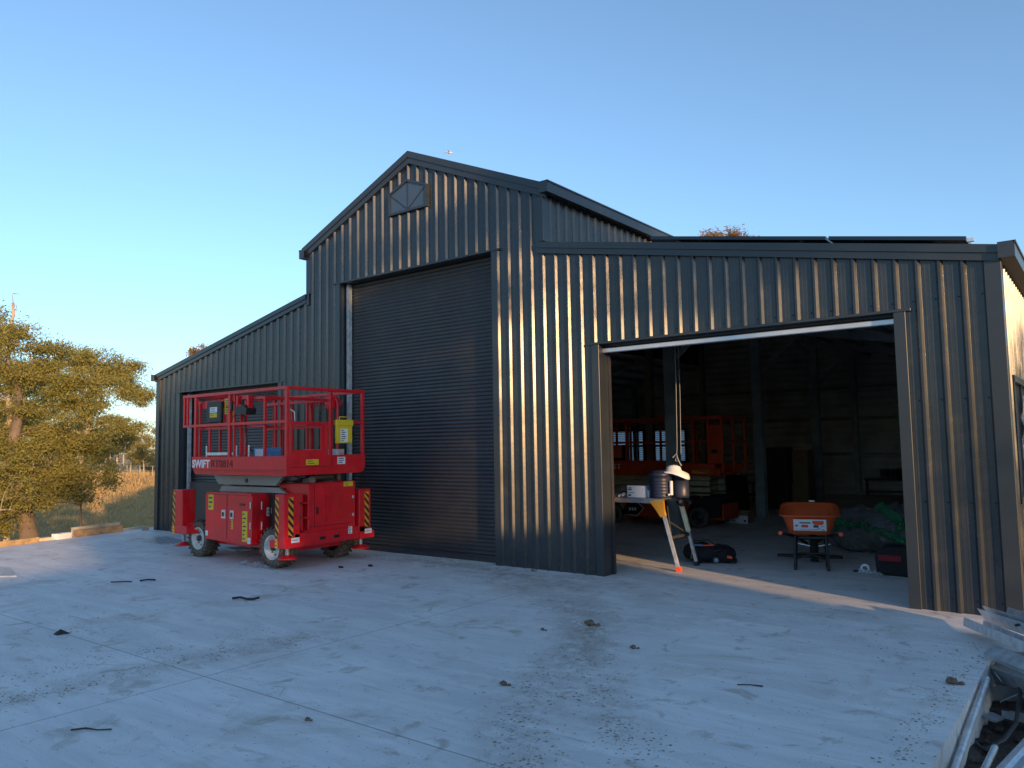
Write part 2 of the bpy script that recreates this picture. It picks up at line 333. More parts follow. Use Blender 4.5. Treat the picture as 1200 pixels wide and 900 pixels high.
# soil in the trench beside the slab
b = MB(); n = 26
for i in range(n+1):
    for j in range(n+1):
        x = -.82 + 3.2*i/n; y = 2.2 + 5.0*j/n; b.v.append((x, y, -.33 + random.uniform(-.03,.05) + .03*math.sin(x*9+y*5)))
for i in range(n):
    for j in range(n): b.f.append([i*(n+1)+j, (i+1)*(n+1)+j, (i+1)*(n+1)+j+1, i*(n+1)+j+1]); b.m.append(0); b.sm.append(True)
tag(b.build('trench_soil', M['soil']), 'dark crumbly soil beside the slab edge', None, kind='structure')
# unseen bank added up-sun, height set to keep the slab in shade
Nn = Vector((.384,.923,0)); b = MB(); prof = [(-9,0),(-4,2.4),(-1.5,4.2),(0,4.8),(1.2,4.4),(4,2.3),(9,0)]
ss = [-19+i*.9 for i in range(29)]; ss = [s for s in ss if s < 5.8] + [6.15, 6.7]
for i, s in enumerate(ss):
    for (u, h) in prof:
        hh = h*(0 if i == len(ss)-1 else 1)*min(1, (i+.3)/5) + (random.uniform(-.10,.10) if 0 < h and i < len(ss)-1 else 0)
        p = SD*(15+u) + Nn*s; b.v.append((p.x, p.y, -.5+hh))
m_ = len(prof)
for i in range(len(ss)-1):
    for j in range(m_-1): b.f.append([i*m_+j, i*m_+j+1, (i+1)*m_+j+1, (i+1)*m_+j]); b.m.append(0); b.sm.append(True)
tag(b.build('earth_bank', M['field']), 'grassed bank of spoil to the right of the yard', None, kind='structure')

# ------------------------------------------------------------------ shed
XL, XA, XB, XR, YB = -15.50, -10.61, -5.76, -.74, 23.95; XP = (XA+XB)/2
def roof_z(x, side=0):
    if x < XA or (x == XA and side < 0): return 3.10 + (x-XL)*.200
    if x > XB or (x == XB and side > 0): return 4.14 - (x-XB)*.180
    return 5.90 - abs(x-XP)*.425
shed = thing('steel_shed', (-8.12, FY, 0), 'large charcoal ribbed steel shed with raised centre gable and two lean-to wings', 'shed')
PITCH = .190
def rib_profile(u0, u1, phase=0.0):
    """list of (u, out) along the wall between u0 and u1"""
    base = [(0,0),(.020,0),(.026,.0014),(.030,.0014),(.036,0),(.060,0),(.066,.0014),(.070,.0014),(.076,0),(.100,0),(.124,.0),(.146,.027),(.168,.027)]
    out = []; k = math.floor((u0-phase)/PITCH) - 1
    while phase + k*PITCH < u1:
        for du, o in base:
            u = phase + k*PITCH + du
            if u0 < u < u1: out.append((u, o))
        k += 1
    def val(u):
        q = (u-phase) % PITCH; bb = base + [(PITCH, 0)]
        for i in range(len(bb)-1):
            if bb[i][0] <= q <= bb[i+1][0]: f = (q-bb[i][0])/max(1e-9, bb[i+1][0]-bb[i][0]); return bb[i][1]*(1-f)+bb[i+1][1]*f
        return 0
    return [(u0, val(u0))] + out + [(u1, val(u1))]
def ribbed(b, u0, u1, lo, hi, fn, phase=0, screws=()):
    pr = rib_profile(u0, u1, phase); vs = []; fs = []
    for i, (u, o) in enumerate(pr): vs += [fn(u, o, lo(u)), fn(u, o, hi(u))]
    for i in range(len(pr)-1): fs.append((2*i, 2*i+2, 2*i+3, 2*i+1))
    b.add(vs, fs)
    k = math.ceil((u0-phase)/PITCH)
    while screws and phase + k*PITCH < u1 - .13:
        u = phase + k*PITCH + .112
        for z in screws:
            if u > u0+.02 and lo(u)+.03 < z < hi(u)-.03:
                b.add([fn(u-.008,0,z-.008), fn(u+.008,0,z-.008), fn(u+.008,0,z+.008), fn(u-.008,0,z+.008), fn(u,.008,z)], [(0,1,4),(1,2,4),(2,3,4),(3,0,4)])
        k += 1
front = lambda u, o, z: (u, FY-o, z)
openings = [(-14.64,-11.40,2.74), (-9.80,-6.60,4.25), (-4.95,-1.60,2.81)]
b = MB(); SC = (.12,1.0,1.95,2.9,3.85,4.8)
segs = []; cuts = [XL, -14.64, -11.40, XA, -9.80, XP, -6.60, XB, -4.95, -1.60, XR]
for a, c in zip(cuts[:-1], cuts[1:]):
    lo = 0
    for o in openings:
        if a >= o[0]-1e-6 and c <= o[1]+1e-6: lo = o[2]
    mid = (a+c)/2
    def hi(u, a=a, c=c): 
        e = 1e-5; return roof_z(min(max(u, a+e), c-e))
    ribbed(b, a, c, (lambda u, l=lo: l), hi, front, XB+.03, SC)
b.build('front_wall', M['clad'], shed)
# side walls with a window opening in the right one
sidew = [(8.62,10.25,1.02,2.12), (20.7,21.2,1.9,2.4)]
right = lambda u, o, z: (XR+o, u, z)
b = MB(); cuts = [FY+.001, 8.62, 10.25, 20.7, 21.2, YB]
for i, (a, c) in enumerate(zip(cuts[:-1], cuts[1:])):
    wn = [w_ for w_ in sidew if abs(w_[0]-a) < .01]
    if wn:
        ribbed(b, a, c, lambda u: 0, lambda u, q=wn[0][2]: q, right, .05, SC); ribbed(b, a, c, lambda u, q=wn[0][3]: q, lambda u: 3.27, right, .05, SC)
    else: ribbed(b, a, c, lambda u: 0, lambda u: 3.27, right, .05, SC)
b.build('side_wall', M['clad'], shed)
b = MB(); ribbed(b, FY+.001, YB, lambda u: 0, lambda u: 3.13, lambda u,o,z: (XL-o, u, z), .05); b.build('side_wall', M['clad'], shed)
b = MB(); ribbed(b, FY+.001, YB, lambda u: roof_z(XB+.02)+.0, lambda u: 4.88, lambda u,o,z: (XB+o, u, z), .05, (4.3,4.75)); b.build('upper_side_wall', M['clad'], shed)
b = MB(); ribbed(b, FY+.001, YB, lambda u: roof_z(XA-.02), lambda u: 4.88, lambda u,o,z: (XA-o, u, z), .05); b.build('upper_side_wall', M['clad'], shed)
# rear wall: horizontal ribs seen from inside, with the two windows left open
b = MB(); rw = [(-14.0,-12.75,.95,2.0), (-12.5,-11.2,.95,2.0)]
def hstrip(x0, x1, z0, z1f):
    zt = max(z1f(x0), z1f(x1)); z = z0; pts = []
    while z < zt + .001: pts.append(z); z += .05
    pr = []
    for z in pts: pr.append((z, 0 if int(round(z/.05)) % 4 in (0,1) else -.022))
    vs = []; fs = []
    for z, o in pr: vs += [(x0, YB+o, min(z, z1f(x0))), (x1, YB+o, min(z, z1f(x1)))]
    for i in range(len(pr)-1): fs.append((2*i, 2*i+1, 2*i+3, 2*i+2))
    b.add(vs, fs)
e = 1e-4
for a, c in ((XL,-14.0),(-12.75,-12.5),(-11.2,XA),(XA,XP),(XP,XB),(XB,XR)):
    hstrip(a, c, 0, lambda x, a=a, c=c: roof_z(min(max(x,a+e),c-e))+.07)
for wn in rw:
    hstrip(wn[0], wn[1], 0, lambda x, q=wn: q[2]); hstrip(wn[0], wn[1], wn[3], lambda x: roof_z(x)+.07)
b.build('rear_wall', M['lining'], shed)
# roofs
def roof(x0, x1, z0, z1, y0=FY-.03, name='roof'):
    L_ = math.hypot(x1-x0, z1-z0); nx, nz = -(z1-z0)/L_, (x1-x0)/L_
    b = MB(); pr = rib_profile(y0, YB+.05, .02); vs = []; fs = []
    for u, o in pr: vs += [(x0+nx*(o+.03), u, z0+nz*(o+.03)), (x1+nx*(o+.03), u, z1+nz*(o+.03))]
    for i in range(len(pr)-1): fs.append((2*i, 2*i+1, 2*i+3, 2*i+2))
    b.add(vs, fs); return b.build(name, M['clad'], shed)
roof(XL-.05, XA, 3.09, 4.078); roof(XB, XR+.05, 4.14, 3.228)
roof(XA-.04, XP, 4.82, 5.90); roof(XP, XB+.04, 5.90, 4.82)
def lin(*a): b = MB(); b.box(*a); b.build('wall_lining', M['lining'], shed)
lin(XL+.03, XL+.034, FY+.3, YB-.05, 0, 3.0)
for a in ((FY+.3,8.50,0,3.1),(8.50,10.35,0,.9),(8.50,10.35,2.25,3.1),(10.35,20.6,0,3.1),(20.6,21.3,0,1.8),(20.6,21.3,2.5,3.1),(21.3,YB-.05,0,3.1)): lin(XR-.036, XR-.032, *a)
for (p, q) in (((XL+.04,2.98),(XA,3.96)),((XB,4.00),(XR-.04,3.10)),((XA+.02,4.70),(XP,5.74)),((XP,5.74),(XB-.02,4.70))):
    b = MB(); b.prism([(p[0],p[1]+.105),(q[0],q[1]+.105),(q[0],q[1]+.109),(p[0],p[1]+.109)], FY+.12, YB-.05); b.build('roof_lining', M['lining'], shed)
# barge cappings (stepped fascia strips along the front roof line)
def barge(p, q, d0, name='barge_capping', ends=True):
    b = MB(); (x0,z0),(x1,z1) = p, q
    b.prism([(x0,z0),(x1,z1),(x1,z1-d0*.52),(x0,z0-d0*.52)], FY-.062, FY+.12)
    b.prism([(x0,z0-d0*.52-.001),(x1,z1-d0*.52-.001),(x1,z1-d0),(x0,z0-d0)], FY-.046, FY+.0)
    return b.build(name, M['trim'], shed)
barge((XL-.07,3.16),(XA-.02,4.19),.15); barge((XB-.07,4.245),(XR+.02,3.325),.15)
barge((XA-.12,4.985),(XP,6.06),.19); barge((XP,6.06),(XB+.07,5.01),.19)
# corner and jamb flashings
def trimbox(name, *a): b = MB(); b.box(*a, .003); return b.build(name, M['trim'], shed)
trimbox('corner_flashing', XR-.10, XR+.034, FY-.034, FY+.10, 0, 3.19)
trimbox('corner_flashing', XL-.034, XL+.09, FY-.034, FY+.10, 0, 3.06)
trimbox('corner_flashing', XB-.11, XB+.034, FY-.036, FY+.10, 4.245, 4.84)
trimbox('corner_flashing', XA-.034, XA+.09, FY-.034, FY+.10, 4.19, 4.86)
b = MB(); b.box(XA-.02, XA+.05, FY-.04, FY, 4.0, 4.21); b.build('step_flashing', M['trim'], shed)
for (x0, x1, zt), nm in zip(openings, 'abc'):
    trimbox('door_jamb', x0-.09, x0+.015, FY-.033, FY+.26, 0, zt)
    trimbox('door_jamb', x1-.015, x1+.09, FY-.033, FY+.26, 0, zt)
    trimbox('door_head_flashing', x0-.14, x1+.14, FY-.040, FY+.16, zt, zt+.028)
# ridge cap and gutters
b = MB(); b.prism([(XP-.2,5.875),(XP,5.965),(XP+.2,5.875),(XP+.2,5.86),(XP,5.95),(XP-.2,5.86)], FY-.02, YB); b.build('ridge_capping', M['trim'], shed)
def gutter(x0, x1, z0, z1, name='gutter'):
    b = MB(); b.prism([(x0,z0),(x1,z0),(x1,z1),(x1-.012*(1 if x1>x0 else -1),z1),(x1-.012*(1 if x1>x0 else -1),z0+.012),(x0,z0+.012)], FY-.09, YB+.05)
    b.prism([(x0,z0),(x1,z0),(x1,z1),(x0,z1)], FY-.10, FY-.088); b.prism([(x1-.01,z1-.02),(x1+.012,z1-.02),(x1+.012,z1),(x1-.01,z1)], FY-.10, YB+.05)
    return b.build(name, M['trim'], shed)
gutter(XR+.02, XR+.15, 3.19, 3.335); gutter(XB+.02, XB+.15, 4.87, 5.02); gutter(XA-.02, XA-.14, 4.80, 4.95); gutter(XL-.02, XL-.13, 3.03, 3.16)
# big roller door, small roller door, raised roller door
def curtain(x0, x1, z0, z1, y, parent=shed, name='roller_door'):
    b = MB(); vs = []; fs = []; z = z0; k = 0; st = .0092
    while z < z1+1e-6: vs += [(x0, y-.0085*math.cos(2*PI*(z-z0)/.055)*(1 if math.cos(2*PI*(z-z0)/.055) > 0 else .35), z), (x1, y-.0085*math.cos(2*PI*(z-z0)/.055)*(1 if math.cos(2*PI*(z-z0)/.055) > 0 else .35), z)]; z += st; k += 1
    fs = [(2*i, 2*i+1, 2*i+3, 2*i+2) for i in range(k-1)]; b.smooth = True; b.add(vs, fs)
    return b.build(name, M['door'], parent, fix=False)
d = curtain(-9.80, -6.58, .05, 4.40, FY+.17)
b = MB(); b.box(-9.74, -6.60, FY+.13, FY+.19, .004, .055, .004); b.build('bottom_rail', M['dark'], d)
b = MB(); b.box(-9.75, -9.69, FY+.085, FY+.15, 0, 4.24)
b.build('guide_rail', M['zinc'], d)
b = MB(); b.box(-6.64, -6.602, FY+.085, FY+.15, 0, 4.24); b.build('guide_rail', M['dark'], d)
d = curtain(-14.64, -11.38, .05, 2.9, FY+.22)
b = MB(); b.box(-14.55, -14.50, FY+.10, FY+.16, 0, 2.72); b.build('guide_rail', M['zinc'], d)
b = MB(); b.box(-14.48, -13.0, FY+.14, FY+.19, .02, .98, .004); b.build('lower_panel', M['dark'], d)
rd = curtain(-4.97, -1.58, 2.765, 3.1, FY+.10)
b = MB(); b.box(-4.97, -1.60, FY+.06, FY+.14, 2.712, 2.765, .006); b.build('bottom_rail', M['alu'], rd)
b = MB(); b.tube([(-4.97,FY+.42,3.02),(-1.58,FY+.42,3.02)], .19, 20); b.build('rolled_curtain', M['door'], rd)
for x in (-4.935, -1.615):
    b = MB(); b.box(x-.02, x+.02, FY+.165, FY+.21, 0, 2.7); b.build('guide_rail', M['dark'], rd)
# gable window (pentagon)
WP = [(-8.62,5.13),(-7.80,5.13),(-7.80,5.47),(-8.22,5.635),(-8.62,5.47)]
def ring(b, poly, t_, y0, y1):
    cx = sum(p[0] for p in poly)/len(poly); cz = sum(p[1] for p in poly)/len(poly); n = len(poly)
    inner = [(cx+(x-cx)*(1-t_/.4), cz+(z-cz)*(1-t_/.25)) for x, z in poly]
    for i in range(n):
        j = (i+1) % n; b.prism([poly[i], poly[j], inner[j], inner[i]], y0, y1)
    return inner
b = MB(); inn = ring(b, WP, .038, FY-.055, FY+.02); win = b.build('gable_window', M['trim'], shed)
b = MB(); b.prism(inn, FY-.034, FY-.030); b.build('pane', M['winglass'], win)
b = MB(); cx = -8.21
for q in (inn[2], inn[4], (cx, inn[3][1])): b.bar((cx, FY-.037, inn[0][1]+.0), (q[0], FY-.037, q[1]), .012, .014, (0,1,0))
b.build('glazing_bars', M['trim'], win)
# side window with torn film
for (y0, y1, z0, z1) in sidew:
    b = MB(); x = XR
    b.box(x-.02,x+.045,y0-.03,y1+.03,z1-.01,z1+.05); b.box(x-.02,x+.04,y0-.03,y1+.03,z0-.05,z0+.01)
    b.box(x-.02,x+.038,y0-.03,y0+.03,z0+.01,z1-.01); b.box(x-.02,x+.038,y1-.03,y1+.03,z0+.01,z1-.01); b.box(x-.01,x+.03,(y0+y1)/2-.02,(y0+y1)/2+.02,z0+.01,z1-.01)
    wv = b.build('side_window', M['trim'], shed)
    b = MB(); b.box(x+.004,x+.008,y0+.03,y1-.03,z0+.01,z1-.01); b.build('pane', glass_mat('side_glass',(.25,.27,.28),.35), wv)
y0, y1, z0, z1 = sidew[0]; b = MB(); n = 14; m2 = 10
for i in range(n+1):
    for j in range(m2+1):
        yy = y0+.06+(y1-y0-.1)*i/n; zz = z0-.02+(z1-z0-.12)*j/m2; b.v.append((XR+.06+random.uniform(0,.05)+.03*math.sin(i*1.7), yy+random.uniform(-.02,.02), zz+random.uniform(-.03,.03)))
for i in range(n):
    for j in range(m2): b.f.append([i*(m2+1)+j,(i+1)*(m2+1)+j,(i+1)*(m2+1)+j+1,i*(m2+1)+j+1]); b.m.append(0); b.sm.append(False)
tag(b.build('plastic_film', M['film'], fix=False), 'crumpled clear plastic film taped over the window in the right side wall', 'plastic film')
# rear windows
for (x0,x1,z0,z1) in rw:
    b = MB(); y = YB
    for a in ((x0-.03,x1+.03,z1-.02,z1+.04),(x0-.03,x1+.03,z0-.04,z0+.02),): b.box(a[0],a[1],y-.07,y+.02,a[2],a[3])
    for xc in (x0, x0+(x1-x0)*.5, x0+(x1-x0)*.76, x1): b.box(xc-.035,xc+.035,y-.068,y+.018,z0+.02,z1-.02)
    b.box(x0+.035,x1-.035,y-.05,y,(z0+z1)/2-.02,(z0+z1)/2+.02)
    wv = b.build('rear_window', M['black'], shed)
    b = MB(); b.box(x0,x1,y-.02,y-.012,z0,z1); b.build('pane', M['frost'], wv)
# steel frame inside: columns, rafters, girts, purlins, knee braces
def csec(b, x, y, z0, z1, w=.10, d=.20):
    b.box(x-w/2, x+w/2, y-d/2, y-d/2+.006, z0, z1); b.box(x-w/2, x+w/2, y+d/2-.006, y+d/2, z0, z1); b.box(x-w/2, x-w/2+.006, y-d/2+.006, y+d/2-.006, z0, z1)
    b.box(x+w/2-.003, x+w/2, y-d/2+.006, y-d/2+.03, z0, z1); b.box(x+w/2-.003, x+w/2, y+d/2-.03, y+d/2-.006, z0, z1)
for y in (12.05, 16.1, 20.1):
    for x in (XB-.12, XA+.12):
        b = MB(); csec(b, x-.0, y, 0, 4.75, .20, .16); b.box(x-.13,x+.13,y-.11,y+.11,0,.012); b.build('column', M['beam'], shed)
    for x in (XL+.13, XR-.13): b = MB(); csec(b, x, y, 0, 3.0, .2, .12); b.build('column', M['beam'], shed)
    b = MB()
    for (p, q) in (((XL+.1,3.0),(XA,3.98)),((XA,4.72),(XP,5.78)),((XP,5.78),(XB,4.72)),((XB,3.98),(XR-.1,3.08))):
        b.bar((p[0],y,p[1]),(q[0],y,q[1]),.10,.20)
    b.build('rafter', M['beam'], shed)
    b = MB(); b.bar((XB+.0,y-.07,3.0),(XB+.85,y-.07,3.78),.06,.08); b.bar((XB-.2,y-.07,3.7),(XB-1.05,y-.07,4.95),.06,.08); b.build('knee_brace', M['beam'], shed)
for x in (XB-.1, XA+.1, -13.0, -3.3):
    b = MB(); csec(b, x, YB-.14, 0, roof_z(x)-.1, .14, .18); b.build('column', M['beam'], shed)
for z in (1.13, 2.15, 3.05):
    b = MB(); 
    for a, c in ((XL,-14.05),(-11.1,XR)) if z == 1.13 else ((XL,XR),): b.box(a,c,YB-.16,YB-.04,z-.01,z+.08)
    b.build('girt', M['beam'], shed)
for k in range(7):
    for (p, q) in (((XL,2.98),(XA,3.96)),((XB,4.02),(XR,3.12)),((XA,4.72),(XP,5.76)),((XP,5.76),(XB,4.72))):
        f = (k+.5)/7; x = p[0]+(q[0]-p[0])*f; z = p[1]+(q[1]-p[1])*f
        b = MB(); b.box(x-.03,x+.03,FY+.1,YB-.1,z+.0,z+.10); b.build('purlin', M['beam'], shed)
# solar panels on the right wing roof
def rz_(x): return 4.14-(x-XB)*.18
k = 0
for row in range(3):
    for (xa, xb) in ((-4.42,-2.33),(-2.30,-1.02)):
        y0 = 8.62 + row*1.08; b = MB(); off = .265
        b.prism([(xa,rz_(xa)+off),(xb,rz_(xb)+off),(xb,rz_(xb)+off-.04),(xa,rz_(xa)+off-.04)], y0, y0+1.04)
        for x in (xa+.3, xb-.3): b.box(x-.02,x+.02,y0+.1,y0+1.0,rz_(x)+.03,rz_(x)+off-.05)
        b.build('solar_panel', M['solar'], shed)
b = MB(); b.box(-1.02,-.96,8.66,8.70,rz_(-1)+.22,rz_(-1)+.255); b.build('panel_clamp', M['alu'], shed)

# ------------------------------------------------------------------ text and stickers
def text(s, size, mat_, parent, loc, rot, name='lettering', ext=.0015, sx=1.0, bold=0.0, width=None):
    cu = bpy.data.curves.new('t', 'FONT'); cu.body = s; cu.size = size; cu.extrude = ext; cu.offset = bold; cu.resolution_u = 3
    o = bpy.data.objects.new('t', cu); C.objects.link(o); bpy.context.view_layer.update()
    me = bpy.data.meshes.new_from_object(o.evaluated_get(bpy.context.evaluated_depsgraph_get())); bpy.data.objects.remove(o)
    off = ORG.get(parent.name, Vector((0,0,0)))
    if width: xs_ = [v.co.x for v in me.vertices]; me.transform(Matrix.Translation((-min(xs_),0,0))); sx = width/(max(xs_)-min(xs_))
    me.transform(Matrix.Translation(Vector(loc)-off) @ Euler(rot).to_matrix().to_4x4() @ Matrix.Diagonal((sx,1,1,1)))
    me.materials.clear(); me.materials.append(mat_); me.name = name
    n = bpy.data.objects.new(name, me); C.objects.link(n); n.parent = parent; ORG[n.name] = off; return n
FR = (PI/2,0,0); ER = (PI/2,0,PI/2)         # text facing -Y, text facing +X
def sticker(parent, face, c, w, h, m='yellow', marks=0, name='sticker', th=.002):
    """face 'y': on a face looking to -Y at y=c[1]; 'x': on a face looking to +X at x=c[0]"""
    b = MB(); rnd = random.Random(hash((round(c[0],2),round(c[2],2))) & 999)
    def bx(u0,u1,z0,z1,t0,t1):
        if face == 'y': b.box(c[0]+u0,c[0]+u1,c[1]-t1,c[1]-t0,c[2]+z0,c[2]+z1)
        else: b.box(c[0]+t0,c[0]+t1,c[1]+u0,c[1]+u1,c[2]+z0,c[2]+z1)
    bx(-w/2,w/2,-h/2,h/2,0,th); b.mi = 1
    for k in range(marks):
        z = h/2 - h*(k+.75)/(marks+.5); L_ = w*rnd.uniform(.3,.75); bx(-w*.38,-w*.38+L_,z-h*.06/max(1,marks/3),z+h*.06/max(1,marks/3),th,th+.001)
    return b.build(name, [M[m], M['ink']], parent)
def hazard(parent, face, c, w, h, n=5):
    b = MB(); 
    def P(u, z, t): return (c[0]+u, c[1]-t, c[2]+z) if face == 'y' else (c[0]+t, c[1]+u, c[2]+z)
    def q(pts, t0, t1):
        m_ = len(pts); b.add([P(u,z,t0) for u,z in pts]+[P(u,z,t1) for u,z in pts], [tuple(range(m_)), tuple(range(2*m_-1,m_-1,-1))]+[(i,(i+1)%m_,m_+(i+1)%m_,m_+i) for i in range(m_)])
    q([(-w/2,-h/2),(w/2,-h/2),(w/2,h/2),(-w/2,h/2)], 0, .002); b.mi = 1; st = h/n; sl = w*1.1
    for k in range(-1, n+1):
        za = -h/2+k*st; pts = [(-w/2, za+sl), (w/2, za), (w/2, za+st*.5), (-w/2, za+sl+st*.5)]
        pts = [(u, max(-h/2, min(h/2, z))) for u, z in pts]
        if abs(pts[0][1]-pts[3][1]) + abs(pts[1][1]-pts[2][1]) > .004: q(pts, .002, .003)
    return b.build('hazard_stripe', [M['haz'], M['black']], parent)

# ------------------------------------------------------------------ wheel
def wheel(parent, x, y0, y1, r, tread=True, rimr=.62, mat_rim='rim', hub=-1, lugs=20):
    """wheel with its axle along y; outer face at y0 (toward -Y when hub=-1)"""
    w_ = y1-y0; b = MB(); ri = r*rimr; s_ = r*.93
    prof = [(ri,.06*w_),(ri+.02,0.01*w_),(s_*.93,.0),(s_,.10*w_),(s_,.90*w_),(s_*.93,w_),(ri+.02,.99*w_),(ri,.94*w_)]
    b.lathe([(a, y0+t_) for a, t_ in prof], (x,0,r), 'y', 32)
    if tread:
        for k in range(lugs):
            for sd in (0,1):
                a = 2*PI*(k+.5*sd)/lugs; sk = .16
                y_a, y_b = (y0-.004, y0+w_*.56) if sd == 0 else (y1+.004, y1-w_*.56)
                pts = []
                for (yy, da) in ((y_a, 0), (y_b, sk)):
                    for rr_ in (s_*.95, r*1.005):
                        for dd in (-.052, .052): pts.append((x+rr_*math.cos(a+da+dd*(1.0 if rr_ < r else .7)), yy, r+rr_*math.sin(a+da+dd*(1.0 if rr_ < r else .7))))
                b.add(pts, [(0,1,3,2),(4,6,7,5),(0,2,6,4),(1,5,7,3),(2,3,7,6),(0,4,5,1)])
    tyre = b.build('tyre', M['tyre'], parent)
    b = MB(); o = y0 if hub < 0 else y1; sg = 1 if hub < 0 else -1
    b.lathe([(ri*1.04, o+sg*.02),(ri*.97,o+sg*.0),(ri*.88,o+sg*.03),(ri*.85,o+sg*.07),(ri*.45,o+sg*.085),(ri*.33,o+sg*.05),(ri*.0,o+sg*.05)], (x,0,r), 'y', 28)
    b.mi = 1; b.lathe([(ri*.28,o+sg*.05),(ri*.26,o+sg*.015),(0,o+sg*.012)], (x,0,r), 'y', 14)
    for k in range(8):
        a = 2*PI*k/8; b.lathe([(.010,o+sg*.085),(.010,o+sg*.06),(0,o+sg*.06)], (x+ri*.6*math.cos(a),0,r+ri*.6*math.sin(a)), 'y', 6)
    b.build('rim', [M[mat_rim], M['dark']], parent)
    return tyre

# ------------------------------------------------------------------ red scissor lift
X0, X1 = -10.92, -8.62
lift = thing('scissor_lift', (-10.0, 7.0, 0), 'red rough terrain scissor lift with cream rims parked before the closed roller doors', 'scissor lift')
for (x, y0, y1, h_) in ((-9.04,6.37,6.60,-1),(-11.0,6.45,6.68,-1),(-9.12,7.44,7.67,1),(-11.0,7.44,7.67,1)):
    wh = bpy.data.objects.new('wheel', None); C.objects.link(wh); wh.parent = lift; ORG[wh.name] = Vector((-10.0,7.0,0)); wheel(wh, x, y0, y1, .275, True, .60, 'rim', h_)
b = MB(); b.box(-11.25,-8.78,6.72,7.48,.27,.44,.01); b.box(-11.0,-9.0,6.62,6.70,.20,.30,.006); b.box(-9.42,-9.30,6.45,6.70,.17,.40,.006)
b.box(-9.2,-8.9,6.6,7.55,.20,.34,.008); b.box(-11.15,-10.85,6.6,7.55,.20,.34,.008); b.box(-8.95,-8.60,6.42,7.66,.30,.48,.012)
b.box(-11.5,-11.1,6.45,7.6,.34,.50,.012); b.build('chassis', M['red'], lift)
b = MB(); b.tube([(-9.04,6.5,.275),(-9.04,7.65,.275)], .045, 10); b.tube([(-11,6.55,.275),(-11,7.65,.275)], .045, 10); b.build('axles', M['dark'], lift)
# battery cabinet (near side) with doors
b = MB(); b.prism([(-10.61,.31),(-9.53,.27),(-9.45,.30),(-9.45,.95),(-9.50,.985),(-10.57,.985),(-10.61,.95)], 6.35, 6.80)
cab = b.build('side_cabinet', M['red'], lift)
b = MB(); b.box(-10.062,-10.056,6.346,6.352,.33,.95); b.box(-10.57,-9.53,6.346,6.352,.955,.961); b.box(-9.452,-9.447,6.44,6.445,.33,.95); b.build('door_seam', M['darkred'], cab)
for x in (-10.14, -9.93):
    b = MB(); b.box(x-.045,x+.045,6.338,6.352,.62,.74,.004); b.mi = 1; b.box(x-.022,x+.022,6.330,6.339,.65,.71,.003); b.build('latch', [M['alu'], M['black']], cab)
for z in (.78,.50):
    for (a) in ((-9.50,6.345),): b = MB(); b.tube([(a[0]+.02,a[1]-.003,z),(a[0]+.02,a[1]-.003,z+.09)], .009, 8); b.build('hinge', M['alu'], cab)
    b = MB(); b.tube([(-9.446,6.50,z-.02),(-9.446,6.50,z+.09)], .010, 8); b.build('hinge', M['alu'], cab)
b = MB(); b.box(-9.74,-9.62,6.340,6.351,.815,.845,.004); b.build('vent_slot', M['darkred'], cab)
sticker(cab,'y',(-10.47,6.35,.84),.13,.22,'yellow',3,'warning_sticker'); sticker(cab,'y',(-9.62,6.35,.53),.12,.42,'yellow',7,'warning_sticker')
sticker(cab,'y',(-9.93,6.35,.545),.045,.13,'yellow',3,'warning_sticker'); sticker(cab,'y',(-10.575,6.35,.39),.06,.07,'white',1); sticker(cab,'y',(-9.52,6.35,.34),.07,.08,'white',1)
sticker(cab,'x',(-9.45,6.63,.72),.09,.12,'white',2)
# engine cabinet on the end
b = MB(); b.box(-9.30,-8.64,6.67,7.50,.44,1.125,.014); eng = b.build('engine_cabinet', M['red'], lift)
b = MB(); 
for k in range(14): b.box(-8.643,-8.634,6.96,7.38,.60+k*.026,.608+k*.026)
b.mi = 1; b.box(-8.642,-8.636,6.69,7.48,.535,.541); b.box(-8.642,-8.636,6.77,6.776,.54,1.1)
b.box(-8.645,-8.632,6.80,6.84,.70,.80)
b.build('louvres', [M['red'], M['darkred']], eng)
for z in (.63,.88): b = MB(); b.box(-8.64,-8.626,7.43,7.46,z,z+.04,.003); b.build('latch', M['alu'], eng)
sticker(eng,'x',(-8.638,7.36,1.085),.17,.065,'yellow',2,'warning_sticker'); sticker(lift,'x',(-8.598,7.36,.44),.07,.10,'white',4)
b = MB()
for y in (6.88, 7.12): b.box(-8.602,-8.594,y-.05,y+.05,.36,.40,.003)
b.build('slot', M['black'], lift)
# steps between outrigger and cabinet
b = MB(); b.box(-8.95,-8.70,6.60,6.63,.35,.98); b.box(-8.80,-8.60,6.56,6.72,.86,.875); 
for z in (.48,.66): b.box(-8.78,-8.62,6.60,6.76,z,z+.02,.003)
b.build('step', M['red'], lift)
b = MB(); b.box(-9.3,-8.9,6.55,6.74,.45,.9,.01); b.box(-9.42,-9.32,6.60,6.75,.35,1.0,.01); b.build('hydraulic_pack', M['black'], lift)
sticker(lift,'y',(-9.30,6.595,.74),.12,.08,'yellow',2,'warning_sticker')
